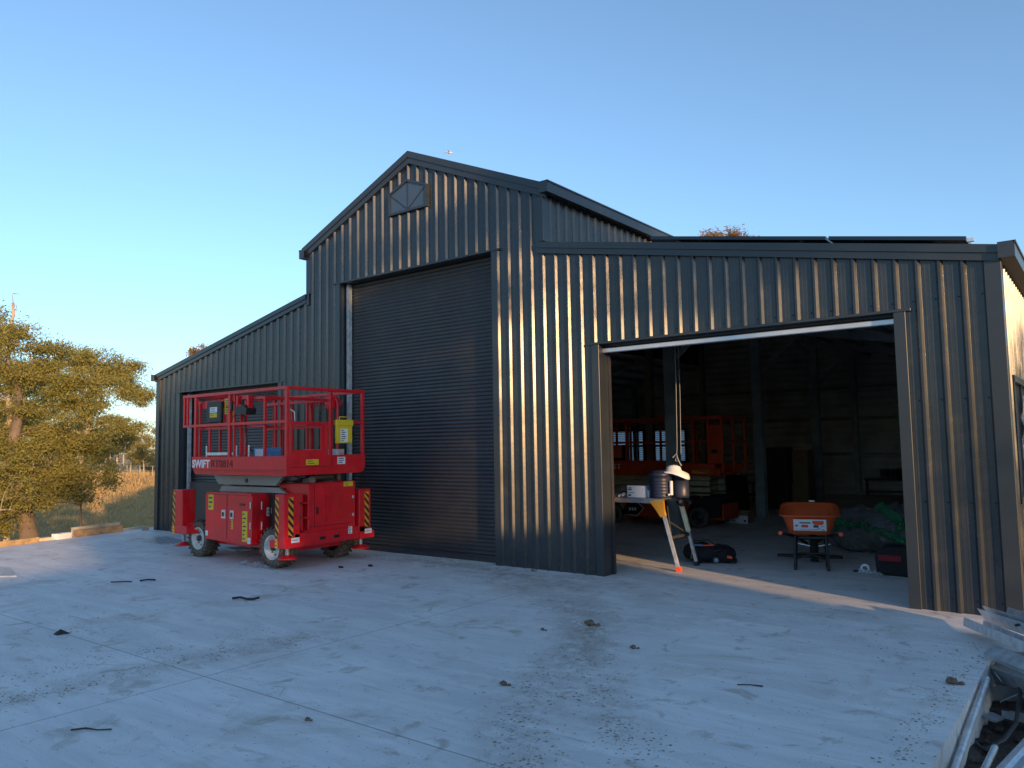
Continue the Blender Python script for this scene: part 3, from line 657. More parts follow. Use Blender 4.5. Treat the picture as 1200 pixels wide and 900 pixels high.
# outriggers
def outrigger(xa, xb, ya, yb, out, hz):
    b = MB(); b.box(xa,xb,ya,yb,.36,1.0,.01); 
    if out > 0: b.box(xa-.10,xb+.03,ya-.006,yb+.04,.30,.40,.006)
    else: b.box(xa-.02,xb+.14,ya-.006,yb+.03,.34,.46,.006)
    og = b.build('outrigger', M['red'], lift)
    cx, cy = (xa+xb)/2, (ya+yb)/2
    b = MB(); b.tube([(cx,cy,.36),(cx,cy,.20)], .028, 12); b.mi = 1; b.lathe([(0,.205),(.05,.205),(.10,.175),(.13,.165),(.13,.150),(0,.150)], (cx,cy,0), 'z', 24); b.build('foot_pad', [M['zincold'], M['red']], og)
    if 'y' in hz: hazard(og, 'y', (xa+(.055 if out > 0 else .045), ya, .70), .075, .52)
    if 'x' in hz: hazard(og, 'x', (xb, cy+hz['x'], .70), .080, .52); sticker(og,'x',(xb+(.03 if out>0 else 0)+.001,cy+.03,.40 if out<2 else .46),.13,.065,'white',1)
    if 'y' in hz: sticker(og,'y',(xa+.05,ya-.007,.39 if out<0 else .36),.05,.12,'yellow',2,'warning_sticker')
    return og
outrigger(-8.80,-8.60,6.25,6.51,1,{'y':1,'x':-.02})
outrigger(-8.80,-8.60,7.53,7.75,1,{'x':.03})
outrigger(-11.50,-11.22,6.33,6.55,-1,{'y':1}); outrigger(-11.50,-11.22,7.55,7.77,-1,{})
# scissor stack, folded
b = MB()
for i, z in enumerate((1.02,1.10,1.18)):
    dz = .035
    b.prism([(-10.75,z-dz),(-9.05,z-dz+.01),(-8.98,z),(-9.05,z+dz),(-10.75,z+dz),(-10.82,z)], 6.74, 6.80); b.prism([(-10.80,z-dz+.01),(-8.95,z-dz),(-8.95,z+dz),(-10.80,z+dz)], 6.83, 6.87)
    b.prism([(-10.75,z-dz),(-8.98,z-dz),(-8.98,z+dz),(-10.75,z+dz)], 7.45, 7.51)
    for x in (-10.6,-9.85,-9.1): b.tube([(x,6.72,z),(x,7.55,z)], .028, 10)
b.prism([(-10.62,1.09),(-9.22,1.09),(-9.05,1.22),(-10.76,1.22)], 6.56, 6.61); b.prism([(-10.66,.985),(-9.05,.985),(-9.2,1.06),(-10.6,1.06)], 6.60, 6.64)
b.tube([(-9.12,6.7,1.05),(-8.78,7.2,1.10)], .04, 10); b.tube([(-9.4,6.9,.98),(-8.85,6.9,1.16)], .055, 12)
st = b.build('scissor_arms', M['greyarm'], lift)
b = MB(); b.tube([(-9.9,6.545,1.15),(-9.9,6.562,1.15)], .03, 12); b.build('pivot_pin', M['dark'], st)
for dy_ in (0,.05,.11):
    b = MB(); b.tube([(-9.35,6.66+dy_,.60),(-9.30,6.62+dy_,.86),(-9.18,6.66+dy_,1.02),(-9.02,6.72+dy_,1.12),(-8.95,6.85+dy_,1.19),(-9.1,7.0+dy_,1.2)], .012, 8); b.build('hydraulic_hose', M['rubber'], lift)
# platform deck
plat = bpy.data.objects.new('platform', None); C.objects.link(plat); plat.parent = lift; ORG[plat.name] = Vector((-10.0,7.0,0))
DY0, DY1 = 6.30, 7.66
b = MB(); b.box(X0+.05,X1-.02,DY0+.03,DY1-.03,1.275,1.31); b.mi = 1
for k in range(18): b.box(X0+.06+k*.125,X0+.07+k*.125,DY0+.04,DY1-.04,1.31,1.316)
b.build('deck', [M['zincold'], M['zinc']], plat)
b = MB()
b.prism([(X0,1.36),(X0,1.50),(X1-.031,1.50),(X1-.031,1.30),(X0+.06,1.30)], DY0, DY0+.03)                # near toe board
b.prism([(X0+.06,1.245),(X1-.032,1.235),(X1-.032,1.298),(X0+.02,1.298)], DY0+.02, DY0+.07)
b.prism([(DY0-.001,1.24),(DY1-.08,1.24),(DY1,1.32),(DY1,1.50),(DY0-.001,1.50)], X1-.03, X1, 'x')       # end toe board
b.box(X0,X1-.03,DY1-.03,DY1,1.26,1.50); b.box(X0,X0+.03,DY0+.03,DY1-.03,1.30,1.50)
toe = b.build('toe_board', M['red'], plat)
b = MB(); b.box(X1-.001,X1+.003,6.36,7.05,1.345,1.350); b.box(X1-.001,X1+.003,7.05,7.055,1.345,2.40); b.box(X0+.03,X1-.03,DY0-.002,DY0+.001,1.312,1.316); b.build('seam', M['darkred'], toe)
text('SWIFT', .155, M['wtext'], toe, (X0+.02,DY0-.003,1.345), FR, 'lettering', bold=.005, width=.47)
text('RT0814', .155, M['btext'], toe, (X0+.53,DY0-.003,1.345), FR, 'lettering', width=.54)
sticker(toe,'x',(X1,6.72,1.41),.21,.075,'yellow',2,'warning_sticker'); sticker(toe,'x',(X1,7.22,1.42),.14,.10,'white',3)
# guard rails
TR = 2.43; MR = 1.96; T = .045
b = MB(); P = .05
for x in (X0+.06, X0+.95, X1-.03): b.box(x-.025,x+.025,DY0+.005,DY0+.045,1.50,TR-.02,.004)
b.box(X0+1.06,X0+1.08,DY0+.01,DY0+.04,1.5,TR-.02); b.box(X0-.28,X1-.005,DY0,DY0+.045,TR-.045,TR,.005); b.box(X0-.28,X1-.03,DY0+.008,DY0+.04,MR-.02,MR+.02,.004)
for x in (X0-.26, X0-.17): b.box(x-.018,x+.018,DY0+.01,DY0+.04,MR+.02,TR-.045,.003)
b.build('guardrail', M['red'], plat)
b = MB()
for x in (X0+.15, X0+.33, X0+.62, X0+1.1, X0+1.55, X1-.03): b.box(x-.022,x+.022,DY1-.045,DY1-.005,1.50,TR-.02,.004)
b.box(X0-.28,X1-.005,DY1-.045,DY1,TR-.045,TR,.005); b.box(X0,X1-.03,DY1-.04,DY1-.008,MR-.02,MR+.02,.004); b.build('guardrail', M['red'], plat)
b = MB()
for y in (DY0+.03, DY0+.75, DY1-.03): b.box(X1-.045,X1-.003,y-.022,y+.022,1.50,TR-.02,.004)
b.box(X1-.045,X1,DY0+.02,DY1,TR-.047,TR-.002,.005); b.box(X1-.04,X1-.006,DY0+.78,DY1-.04,MR-.02,MR+.02,.004); b.build('guardrail', M['red'], plat)
b = MB(); b.box(X0+.005,X0+.045,DY0+.045,DY1-.045,TR-.047,TR-.004,.004); b.box(X0+.01,X0+.04,DY0+.045,DY1-.045,MR-.02,MR+.02,.004)
for y in (6.75, 7.2): b.box(X0+.01,X0+.04,y-.02,y+.02,1.50,TR-.05,.003)
b.build('guardrail', M['red'], plat)
b = MB(); b.box(X1-.04,X1-.008,DY0+.075,DY0+.11,1.38,MR,.004); b.box(X1-.04,X1-.008,DY0+.66,DY0+.70,1.38,MR,.004); b.box(X1-.04,X1-.008,DY0+.11,DY0+.66,MR-.045,MR,.004); b.box(X1-.035,X1-.012,DY0+.11,DY0+.66,1.48,1.58)
b.box(X1-.035,X1-.012,DY0+.58,DY0+.66,1.58,MR-.045)
g = b.build('gate', M['red'], plat)
b = MB(); b.tube([(X1-.0,DY0+.06,2.12),(X1+.02,DY0+.11,2.08),(X1+.015,DY0+.12,1.96)], .008, 6); b.build('gate_latch', M['alu'], g)
# extension deck rails inside (second set, slightly lower)
b = MB(); yI0, yI1 = DY0+.10, DY1-.12; XI = X1-.62
for x in (X0+.05, X0+.32, X0+1.12, XI):
    for y in (yI0, yI1): b.box(x-.018,x+.018,y-.018,y+.018,1.34,2.33,.003)
for y in (yI0, yI1): b.box(X0+.0,XI,y-.02,y+.02,2.29,2.33,.003); b.box(X0,XI,y-.015,y+.015,1.90,1.935,.003)
for k in range(9): b.box(X0+.14+k*.083,X0+.21+k*.083,yI0-.03,yI0-.02,2.22,2.32,.002)
b.box(X0+.14,X0+.92,yI0-.02,yI0-.012,2.21,2.325)
for k in range(11): b.tube([(X0+1.2+k*.07,yI1,2.23),(X0+1.235+k*.07,yI1,2.29)], .012, 6)
b.box(XI-.02,XI+.16,yI1-.10,yI1+.02,2.18,2.36,.006); b.box(XI-.02,XI+.02,yI0,yI1,2.29,2.33,.003); b.tube([(XI+.16,yI1-.04,2.33),(XI+.2,yI1-.04,2.27),(XI+.2,yI1-.04,1.5)], .018, 8)
b.build('extension_rail', M['red'], plat)
b = MB()
for x in (X0+.28, X0+1.05, X0+1.35): b.tube([(x,yI0-.03,1.5),(x,yI0-.03,1.66)], .012, 8)
b.box(X0+.28,X0+1.05,yI0-.03,yI0-.01,1.52,1.56); b.build('sliding_track', M['zinc'], plat)
b = MB(); b.box(X0+1.3,X1-.2,yI1-.2,yI1-.1,1.49,1.58); b.build('sliding_track', M['zinc'], plat)
# manual holder, warning board, control box, document box
b = MB(); b.box(X0+.36,X0+.74,DY0+.01,DY0+.06,1.995,2.30,.012); mh = b.build('manual_box', M['black'], plat)
sticker(mh,'y',(X0+.55,DY0+.01,2.18),.19,.08,'white',2); sticker(mh,'y',(X0+.55,DY0+.01,2.10),.19,.06,'yellow',1,'warning_sticker')
b = MB(); b.box(X0+.745,X0+1.03,DY0+.06,DY0+.07,1.99,2.34); wb = b.build('sign_board', M['red'], plat)
sticker(wb,'y',(X0+.86,DY0+.06,2.22),.20,.22,'yellow',6,'warning_sticker'); sticker(wb,'y',(X0+1.0,DY0+.055,2.12),.05,.28,'yellow',2,'warning_sticker')
b = MB(); b.box(X0+.98,X0+1.02,DY0+.0,DY0+.03,2.16,2.28,.004); b.tube([(X0+.88,DY0+.02,2.21),(X0+1.08,DY0+.02,2.17)], .012, 8); b.tube([(X0+1.0,DY0+.02,2.22),(X0+1.06,DY0+.0,2.27)], .010, 6); b.build('hook', M['black'], wb)
b = MB(); b.prism([(X0+1.12,2.10),(X0+1.40,2.08),(X0+1.42,2.16),(X0+1.34,2.22),(X0+1.14,2.20)], DY0-.02, DY0+.14)
cb = b.build('control_box', M['black'], plat)
b = MB(); b.tube([(X0+1.24,DY0+.05,2.2),(X0+1.23,DY0+.04,2.30)], .015, 8); b.mi = 1; b.box(X0+1.10,X0+1.14,DY0+.02,DY0+.1,2.14,2.36,.005); b.box(X0+1.36,X0+1.40,DY0+.02,DY0+.1,2.14,2.36,.005); b.box(X0+1.12,X0+1.38,DY0+.06,DY0+.1,2.30,2.36,.005); b.mi = 2; b.lathe([(.02,2.2),(.02,2.225),(0,2.23)], (X0+1.17,DY0+.05,0), 'z', 12); b.build('joystick_guard', [M['black'], M['red'], M['haz']], cb)
b = MB(); b.tube([(X0+1.27,DY0+.05,2.08),(X0+1.28,DY0+.06,1.9),(X0+1.29,DY0+.08,1.66),(X0+1.36,DY0+.12,1.56)], .013, 8); b.build('cable', M['black'], cb)
b = MB(); b.box(X1+.004,X1+.05,7.10,7.38,1.66,1.92,.008); b.box(X1+.002,X1+.058,7.09,7.40,1.90,1.99,.012); b.tube([(X1+.03,7.16,1.97),(X1+.03,7.16,2.03),(X1+.03,7.32,2.03),(X1+.03,7.32,1.97)], .008, 6)
db = b.build('document_box', M['yellow'], plat); sticker(db,'x',(X1+.05,7.23,1.77),.13,.19,'white',6)
b = MB(); b.box(-9.72,-9.42,6.55,6.80,1.318,1.62,.006); b.mi = 1; b.box(-9.68,-9.46,6.545,6.549,1.50,1.60)
recenter(b.build('carton', [M['bluebox'], M['paper']]), 'small blue and white carton standing on the deck of the red scissor lift', 'carton')

# ------------------------------------------------------------------ orange scissor lift inside
OY = 13.5; ol = thing('scissor_lift', (-6.85, OY+.55, 0), 'orange scissor lift with beige arms standing inside the shed', 'scissor lift')
for (x, y0, y1, h_) in ((-7.95,OY,OY+.16,-1),(-6.15,OY,OY+.16,-1),(-7.95,OY+.95,OY+1.11,1),(-6.15,OY+.95,OY+1.11,1)):
    wh = bpy.data.objects.new('wheel', None); C.objects.link(wh); wh.parent = ol; ORG[wh.name] = Vector((-6.85,OY+.55,0)); wheel(wh, x, y0, y1, .20, False, .62, 'dark', h_)
b = MB(); b.prism([(-7.72,.40),(-7.55,.16),(-6.42,.16),(-6.30,.46),(-7.95,.52),(-8.1,.46)], OY+.03, OY+1.08); b.box(-6.2,-5.72,OY+.2,OY+.9,.15,.45,.01); ch = b.build('chassis', M['orange'], ol)
b = MB(); b.prism([(-7.74,.22),(-7.42,.20),(-7.28,.33),(-7.40,.43),(-7.62,.45)], OY+.018, OY+.03); cl = b.build('logo_plate', M['black'], ch)
b = MB(); 
for p_, q_ in (((-7.64,.46),(-7.38,.44)),((-7.38,.44),(-7.26,.33)),((-7.26,.33),(-7.40,.19)),((-7.40,.19),(-7.66,.20))): b.bar((p_[0],OY+.014,p_[1]),(q_[0],OY+.014,q_[1]),.012,.008,(0,1,0))
for x in (-7.58,-7.52,-7.46): b.box(x,x+.04,OY+.012,OY+.018,.28,.34)
b.build('logo_outline', M['white'], cl)
b = MB()
for i, z in enumerate((.58,.70,.82,.92)): b.box(-7.95,-5.95,OY+.12+.03*(i%2),OY+.18+.03*(i%2),z-.045,z+.045,.006); b.box(-7.95,-5.95,OY+.85,OY+.91,z-.045,z+.045,.006); b.tube([(-6.1,OY+.1,z),(-6.1,OY+.95,z)], .025, 8); b.tube([(-7.8,OY+.1,z),(-7.8,OY+.95,z)], .025, 8)
b.build('scissor_arms', M['beige'], ol)
b = MB(); b.box(-7.9,-7.35,OY+.16,OY+.85,.50,.62,.01); b.build('power_pack', M['black'], ol)
b = MB(); b.box(-6.35,-5.75,OY+.1,OY+.95,.20,.60,.02); b.build('power_pack', M['black'], ol)
op = bpy.data.objects.new('platform', None); C.objects.link(op); op.parent = ol; ORG[op.name] = Vector((-6.85,OY+.55,0))
b = MB(); b.box(-8.12,-5.70,OY-.02,OY+1.12,.97,1.02); b.box(-8.12,-6.5,OY-.03,OY,.97,1.25); b.box(-6.5,-5.66,OY-.03,OY,.97,1.10,.004); b.box(-6.42,-5.75,OY-.07,OY-.03,.99,1.19,.006); b.box(-8.12,-5.7,OY+1.1,OY+1.13,.97,1.16); b.build('deck', M['orange'], op)
hz = hazard(op,'y',(-6.02,OY-.072,1.045),.36,.06,3)
b = MB()
for x in (-8.10,-7.58,-6.52,-6.18,-5.88,-5.62):
    b.box(x-.022,x+.022,OY-.02,OY+.02,1.02 if x > -7.7 else 1.02,2.03,.003)
b.box(-8.12,-5.60,OY-.02,OY+.02,2.01,2.06,.004); b.box(-8.12,-5.60,OY-.015,OY+.015,1.58,1.615,.003); b.build('guardrail', M['orange'], op)
b = MB()
for x in (-8.10,-7.4,-6.6,-5.62): b.box(x-.022,x+.022,OY+1.08,OY+1.12,1.02,2.03,.003)
b.box(-8.12,-5.60,OY+1.08,OY+1.12,2.01,2.06,.004); b.box(-8.12,-5.60,OY+1.085,OY+1.115,1.58,1.615,.003)
for x in (-8.10,-5.62): b.box(x-.02,x+.02,OY+.02,OY+1.08,2.01,2.055); b.box(x-.018,x+.018,OY+.02,OY+1.08,1.58,1.61); b.box(x-.02,x+.02,OY+.5,OY+.54,1.02,2.01)
b.build('guardrail', M['orange'], op)
b = MB(); b.box(-5.86,-5.64,OY-.024,OY-.021,1.2,1.9,.001); b.build('sign_board', M['orange'], op)
b = MB(); b.box(-6.72,-6.52,OY-.03,OY-.022,1.46,1.99,.002); pn = b.build('sign_board', M['orange'], op)
b = MB(); b.prism([(-6.70,1.72),(-6.55,1.72),(-6.60,1.66),(-6.54,1.61),(-6.60,1.61),(-6.64,1.66),(-6.66,1.61)], OY-.036, OY-.030); b.box(-6.70,-6.55,OY-.036,OY-.03,1.92,1.96); b.box(-5.82,-5.70,OY-.03,OY-.024,1.38,1.45); b.build('dark_marks', M['black'], pn)
text('GE', .12, M['wtext'], op, (-6.66,OY-.034,1.10), FR, 'lettering', bold=.002)
b = MB(); b.box(-7.98,-7.70,OY-.034,OY-.03,1.05,1.20); b.mi = 1
for i in range(3):
    x = -7.96+i*.09; b.box(x,x+.06,OY-.037,OY-.034,1.17,1.185); b.box(x+.02,x+.035,OY-.037,OY-.034,1.07,1.17); b.box(x,x+.06,OY-.037,OY-.034,1.11,1.125)
b.build('serial_plate', [M['orange'], M['wtext']], op)
b = MB(); b.box(-7.92,-7.70,OY+.03,OY+.12,1.30,1.56,.01); b.mi = 1; b.box(-7.72,-7.64,OY+.03,OY+.1,1.15,1.56,.01); b.box(-7.9,-7.66,OY+.02,OY+.1,1.14,1.30,.01); b.build('document_box', [M['tray'], M['black']], op)

# ------------------------------------------------------------------ work platform (trestle), cooler, box
tr = thing('work_platform', (-5.0, 9.2, 0), 'folding aluminium work platform with yellow and cream legs in the open doorway', 'work platform')
b = MB(); b.box(-6.45,-4.55,8.92,9.42,.875,.885); b.box(-6.45,-4.55,8.90,8.93,.83,.885,.003); b.box(-6.45,-4.55,9.41,9.44,.83,.885,.003)
for k in range(9): b.box(-6.4,-4.6,8.95+k*.055,8.965+k*.055,.885,.888)
b.build('deck', M['zincold'], tr)
def leg(p, q, up, m1, m2, foot):
    p = Vector(p); q = Vector(q); b = MB(); mid = p.lerp(q, up); b.bar(p, mid, .055, .035, (0,1,0)); b.mi = 1; b.bar(mid, q, .042, .026, (0,1,0)); b.mi = 2; b.bar(q-(q-p).normalized()*.055, q, .06, .05, (0,1,0)); 
    return b.build('leg', [M[m1], M[m2], M[foot]], tr)
leg((-4.56,8.93,.86),(-4.34,8.95,.0),.22,'ladderyel','zinc','grip'); leg((-4.52,9.42,.84),(-4.36,9.52,.0),.48,'laddercream','zinc','dark')
leg((-6.44,8.93,.86),(-6.66,8.93,.0),.22,'ladderyel','zinc','grip'); leg((-6.44,9.42,.84),(-6.66,9.50,.0),.48,'laddercream','zinc','dark')
b = MB(); b.prism([(-4.70,.86),(-4.50,.875),(-4.49,.70),(-4.545,.66),(-4.60,.74)], 8.895, 8.925); b.build('bracket', M['ladderyel'], tr)
b = MB(); b.bar((-4.50,8.95,.40),(-4.44,9.50,.40),.035); b.bar((-4.52,9.0,.62),(-4.44,9.47,.40),.02); b.lathe([(.0,-.02),(.04,-.02),(.04,.02),(0,.02)], (-4.50,9.42,.80), 'y', 12); b.tube([(-4.5,9.30,.82),(-4.44,9.46,.86),(-4.42,9.5,.80)], .03, 8); b.tube([(-4.47,8.94,.80),(-4.42,8.96,.30)], .006, 6); b.build('brace', M['dark'], tr)
# cooler jug
cj = thing('water_cooler', (-4.63, 9.08, .888), 'navy drum water cooler with ringed sides on the work platform', 'water cooler')
b = MB(); zz = .889; prof = [(0,zz),(.135,zz),(.14,zz+.01)]
for k in range(6): z = zz+.03+k*.04; prof += [(.142,z),(.142,z+.012),(.138,z+.016),(.142,z+.022)]
prof += [(.144,zz+.285),(.150,zz+.29)]; b.lathe(prof, (-4.63,9.08,0), 'z', 28); b.build('body', M['navy'], cj)
b = MB(); b.lathe([(.150,zz+.29),(.152,zz+.315),(.12,zz+.325),(.115,zz+.345),(.08,zz+.35),(0,zz+.35)], (-4.63,9.08,0), 'z', 28); b.build('lid', M['navy'], cj)
b = MB(); b.box(-4.47,-4.44,9.02,9.06,zz+.04,zz+.22,.006); b.tube([(-4.48,9.02,zz+.05),(-4.46,8.98,zz+.05)], .012, 8); b.build('tap', M['paper'], cj)
cj2 = thing('water_cooler', (-4.40, 9.28, .888), 'second dark drum cooler just behind the navy water cooler, under the white cap', 'water cooler')
b = MB(); b.lathe([(0,.889),(.11,.889),(.112,.92),(.112,1.15),(0,1.16)], (-4.44,9.28,0), 'z', 24); b.build('body', M['navy'], cj2)
b = MB(); b.lathe([(.115,1.15),(.118,1.18),(.10,1.195),(0,1.20)], (-4.44,9.28,0), 'z', 24); b.build('lid', M['navy'], cj2)
# white cap laid over the coolers
b = MB(); n = 20; vs_ = []; fs_ = []
for i, (r_, z) in enumerate(((0,1.305),(.05,1.30),(.085,1.28),(.10,1.235),(.19,1.222),(.20,1.205))):
    for k in range(n):
        a = 2*PI*k/n; dz = 0 if i < 4 else -.05*max(0, math.cos(a))**2 * (1 if i == 4 else 1.7); vs_.append((-4.48+r_*1.05*math.cos(a), 9.17+r_*.85*math.sin(a), z+dz))
for i in range(5):
    for k in range(n): fs_.append((i*n+k, i*n+(k+1)%n, (i+1)*n+(k+1)%n, (i+1)*n+k))
b.smooth = True; b.add(vs_, fs_); capo = b.build('sun_hat', M['paper']); sm_ = capo.modifiers.new('s','SOLIDIFY'); sm_.thickness = .006
recenter(capo, 'white brimmed hat resting on top of the two coolers', 'hat')
b = MB(); b.tube([(-4.40,9.15,3.6),(-4.395,9.15,2.4),(-4.41,9.15,1.55),(-4.42,9.15,1.42)], .0035, 6); b.tube([(-4.36,9.17,3.6),(-4.355,9.17,2.2),(-4.37,9.17,1.45)], .003, 6)
b.tube([(-4.47,9.14,1.40),(-4.42,9.15,1.45),(-4.40,9.14,1.38),(-4.37,9.15,1.31),(-4.36,9.16,1.30)], .006, 6); b.tube([(-4.42,9.15,1.42),(-4.44,9.15,1.36),(-4.40,9.15,1.35)], .006, 6)
recenter(b.build('hanging_cord', M['rope']), 'pale knotted cords hanging down over the coolers', 'cord')
b = MB(); b.box(-5.07,-4.80,9.00,9.13,.889,1.04,.004); b.mi = 1; b.box(-5.045,-5.00,8.997,9.0,1.01,1.018); b.box(-5.045,-5.00,8.997,9.0,.985,1.0); b.box(-5.04,-4.96,8.997,9.0,.95,.955); b.box(-5.05,-5.01,8.997,9.0,.91,.93)
recenter(b.build('white_box', [M['paper'], M['ink']]), 'white printed box on the work platform left of the coolers', 'box')
b = MB(); b.box(-4.80,-4.74,9.05,9.12,.889,.98,.004); recenter(b.build('plastic_tub', M['white']), 'small pale tub between the white box and the navy cooler', 'tub')
b = MB(); b.tube([(-5.26,9.02,.90),(-5.12,9.02,.905)], .013, 8); b.mi = 1; b.tube([(-5.32,9.03,.90),(-5.26,9.02,.90)], .016, 8); recenter(b.build('screwdriver', [M['grip'], M['black']]), 'orange handled tool lying at the left of the work platform', 'hand tool')
b = MB(); b.bar((-5.20,9.0,.90),(-5.13,9.05,.93),.02,.03); b.bar((-5.17,9.1,.91),(-5.12,9.0,.92),.015); b.tube([(-5.13,8.98,.90),(-5.11,8.99,.95)], .008, 6); recenter(b.build('pliers', M['alu']), 'worn steel hand tool lying next to the white box', 'hand tool')

# ------------------------------------------------------------------ tool bag
def blob(b, c, r, seed=0, n=10, m_=14, flat=.0, amp=.12):
    rnd = random.Random(seed); ph = [rnd.uniform(0,6.28) for _ in range(6)]; vs = []; fs = []
    for i in range(n+1):
        th = PI*i/n
        for k in range(m_):
            a = 2*PI*k/m_; q = 1+amp*(math.sin(3*a+ph[0]+2*th)+.6*math.sin(5*a+ph[1])+.5*math.sin(4*th+ph[2]+a)) + rnd.uniform(-amp,amp)*.35
            z = math.cos(th); z = max(z, -flat) if flat else z
            vs.append((c[0]+r[0]*q*math.sin(th)*math.cos(a), c[1]+r[1]*q*math.sin(th)*math.sin(a), max(.003 if c[2] < 1 else 0, c[2]+r[2]*z*q)))
    for i in range(n):
        for k in range(m_): fs.append((i*m_+k,(i+1)*m_+k,(i+1)*m_+(k+1)%m_,i*m_+(k+1)%m_))
    o = b.smooth; b.smooth = True; b.add(vs, fs); b.smooth = o
tb = thing('tool_bag', (-4.35, 9.85, 0), 'open black tool bag stuffed with power tools behind the platform leg', 'tool bag')
b = MB(); blob(b, (-4.42,9.82,.12), (.25,.19,.13), 3); blob(b, (-4.2,9.93,.10), (.17,.17,.12), 5); b.build('bag', M['bagcloth'], tb)
b = MB(); b.box(-4.52,-4.36,9.68,9.72,.225,.25,.006); b.build('blue_tool', M['bluebox'], tb)
b = MB(); b.tube([(-4.36,9.70,.235),(-4.22,9.74,.245)], .012, 8); b.tube([(-4.06,9.78,.10),(-4.00,9.80,.09)], .02, 8); b.build('orange_tool', M['grip'], tb)
b = MB(); b.lathe([(.0,-.01),(.035,-.01),(.035,.03),(.015,.03),(.015,0.02),(0,.02)], (-4.20,9.74,.05), 'y', 16); b.bar((-4.5,9.66,.06),(-4.48,9.66,.16),.02); b.build('grey_tool', M['zincold'], tb)
b = MB(); b.tube([(-4.55,9.75,.20),(-4.50,9.74,.285),(-4.30,9.76,.30),(-4.22,9.8,.23)], .011, 8); b.tube([(-4.22,9.72,.16),(-4.12,9.76,.20),(-4.14,9.84,.24),(-4.10,9.9,.13)], .012, 8); b.tube([(-4.12,9.9,.05),(-3.98,9.86,.05)], .035, 10); b.build('handle', M['black'], tb)

# ------------------------------------------------------------------ wheelbarrow
wbw = thing('wheelbarrow', (-3.08, 10.1, 0), 'orange poly wheelbarrow on black frame seen from its handles', 'wheelbarrow')
b = MB(); rows = []; n = 40
def sup(a, rx, ry, p=4.0):
    c, s = math.cos(a), math.sin(a); return (rx*abs(c)**(2/p)*(1 if c > 0 else -1), ry*abs(s)**(2/p)*(1 if s > 0 else -1))
lev = [(.22,.26,.415,0),(.255,.33,.43,-.0),(.29,.38,.55,.03),(.335,.44,.655,.06),(.365,.47,.662,.06),(.365,.47,.645,.06),(.325,.43,.645,.06),(.28,.37,.55,.03),(.235,.31,.445,0),(.0,.0,.44,0)]
for (rx, ry, z, dy) in lev:
    for k in range(n):
        x, y = sup(2*PI*k/n, rx*1.0, ry, 5.5); rise = .10*max(0,(y/.47))*(z-.41)/.24; rows.append((-3.09+x, 10.28+dy+y, z+rise))
fs_ = [(i*n+k, i*n+(k+1)%n, (i+1)*n+(k+1)%n, (i+1)*n+k) for i in range(len(lev)-1) for k in range(n)]
b.smooth = True; b.add(rows, fs_); tray = b.build('tray', M['tray'], wbw)
b = MB(); yF = 9.935
def tq(u0,u1,z0,z1,o=0.0): # quad sheet lying on the sloping rear face of the tray
    def P(u,z): return (-3.09+u, 9.955-(z-.43)*.235-.010-o, z)
    b.add([P(u0,z0),P(u1,z0),P(u1,z1),P(u0,z1)] + [ (P(u,z)[0],P(u,z)[1]+.004,z) for u,z in ((u0,z0),(u1,z0),(u1,z1),(u0,z1))], [(0,1,2,3),(7,6,5,4),(0,4,5,1),(1,5,6,2),(2,6,7,3),(3,7,4,0)])
tq(-.19,.19,.475,.615,.006); b.mi = 1; tq(-.12,.01,.565,.580,.008); tq(.03,.16,.488,.490,.008); tq(-.17,.10,.490,.493,.008); tq(.14,.17,.482,.492,.008)
tq(.04,.10,.515,.545,.008); tq(.12,.17,.525,.530,.008); tq(.09,.12,.505,.512,.008)
b.mi = 2; tq(-.10,-.02,.515,.548,.008); tq(-.17,-.14,.525,.548,.008); tq(.03,.16,.560,.600,.009); tq(.05,.15,.548,.562,.009)
b.build('product_label', [M['paper'], M['ink'], M['grip']], tray)
b = MB(); b.box(-3.09,-3.02,10.795,10.82,.765,.785); b.build('rim_sticker', M['white'], tray)
b = MB()
for s in (-1,1):
    x = -3.09+s*.27
    b.tube([(x+s*.06,9.62,.47),(x+s*.02,9.85,.44),(x-s*.10,10.25,.36),(x-s*.22,10.75,.22)], .018, 10)
    b.tube([(x-s*.09,9.98,.40),(x-s*.08,9.88,.06),(x-s*.08,9.88,.012),(x-s*.085,10.05,.012),(x-s*.10,10.2,.36)], .018, 10)
    b.bar((x-s*.08,9.86,.0),(x-s*.08,9.86,.20),.03,.05,(0,1,0))
b.tube([(-3.28,9.93,.20),(-2.90,9.93,.20)], .012, 8); b.tube([(-3.28,9.92,.12),(-3.09,9.94,.19),(-2.90,9.92,.12)], .012, 8); b.tube([(-3.23,10.0,.38),(-2.87,10.0,.38)], .02, 8)
b.build('frame', M['black'], wbw)
for s in (-1,1):
    b = MB(); b.tube([(-3.09+s*.34,9.60,.475),(-3.09+s*.325,9.72,.465)], .024, 12); b.build('grip', M['grip'], wbw)
wh = bpy.data.objects.new('wheel', None); C.objects.link(wh); wh.parent = wbw; ORG[wh.name] = Vector((-3.08,10.1,0))
b = MB(); b.lathe([(.09,-.03),(.15,-.05),(.19,-.03),(.195,0),(.19,.03),(.15,.05),(.09,.03)], (-3.05,10.62,.195), 'x', 28)
for k in range(22):
    a = 2*PI*k/22
    for s in (-1,1): b.bar((-3.05+s*.045,10.62+.185*math.cos(a),.195+.185*math.sin(a)),(-3.05+s*.005,10.62+.2*math.cos(a+.08),.195+.2*math.sin(a+.08)),.016,.014)
b.build('tyre', M['rubber'], wh); b = MB(); b.lathe([(.09,-.03),(.08,-.01),(.03,-.01),(.03,-.06),(0,-.06)], (-3.05,10.62,.195), 'x', 20); b.lathe([(.09,.03),(.08,.01),(.03,.01),(.03,.06),(0,.06)], (-3.05,10.62,.195), 'x', 20); b.build('rim', M['dark'], wh)
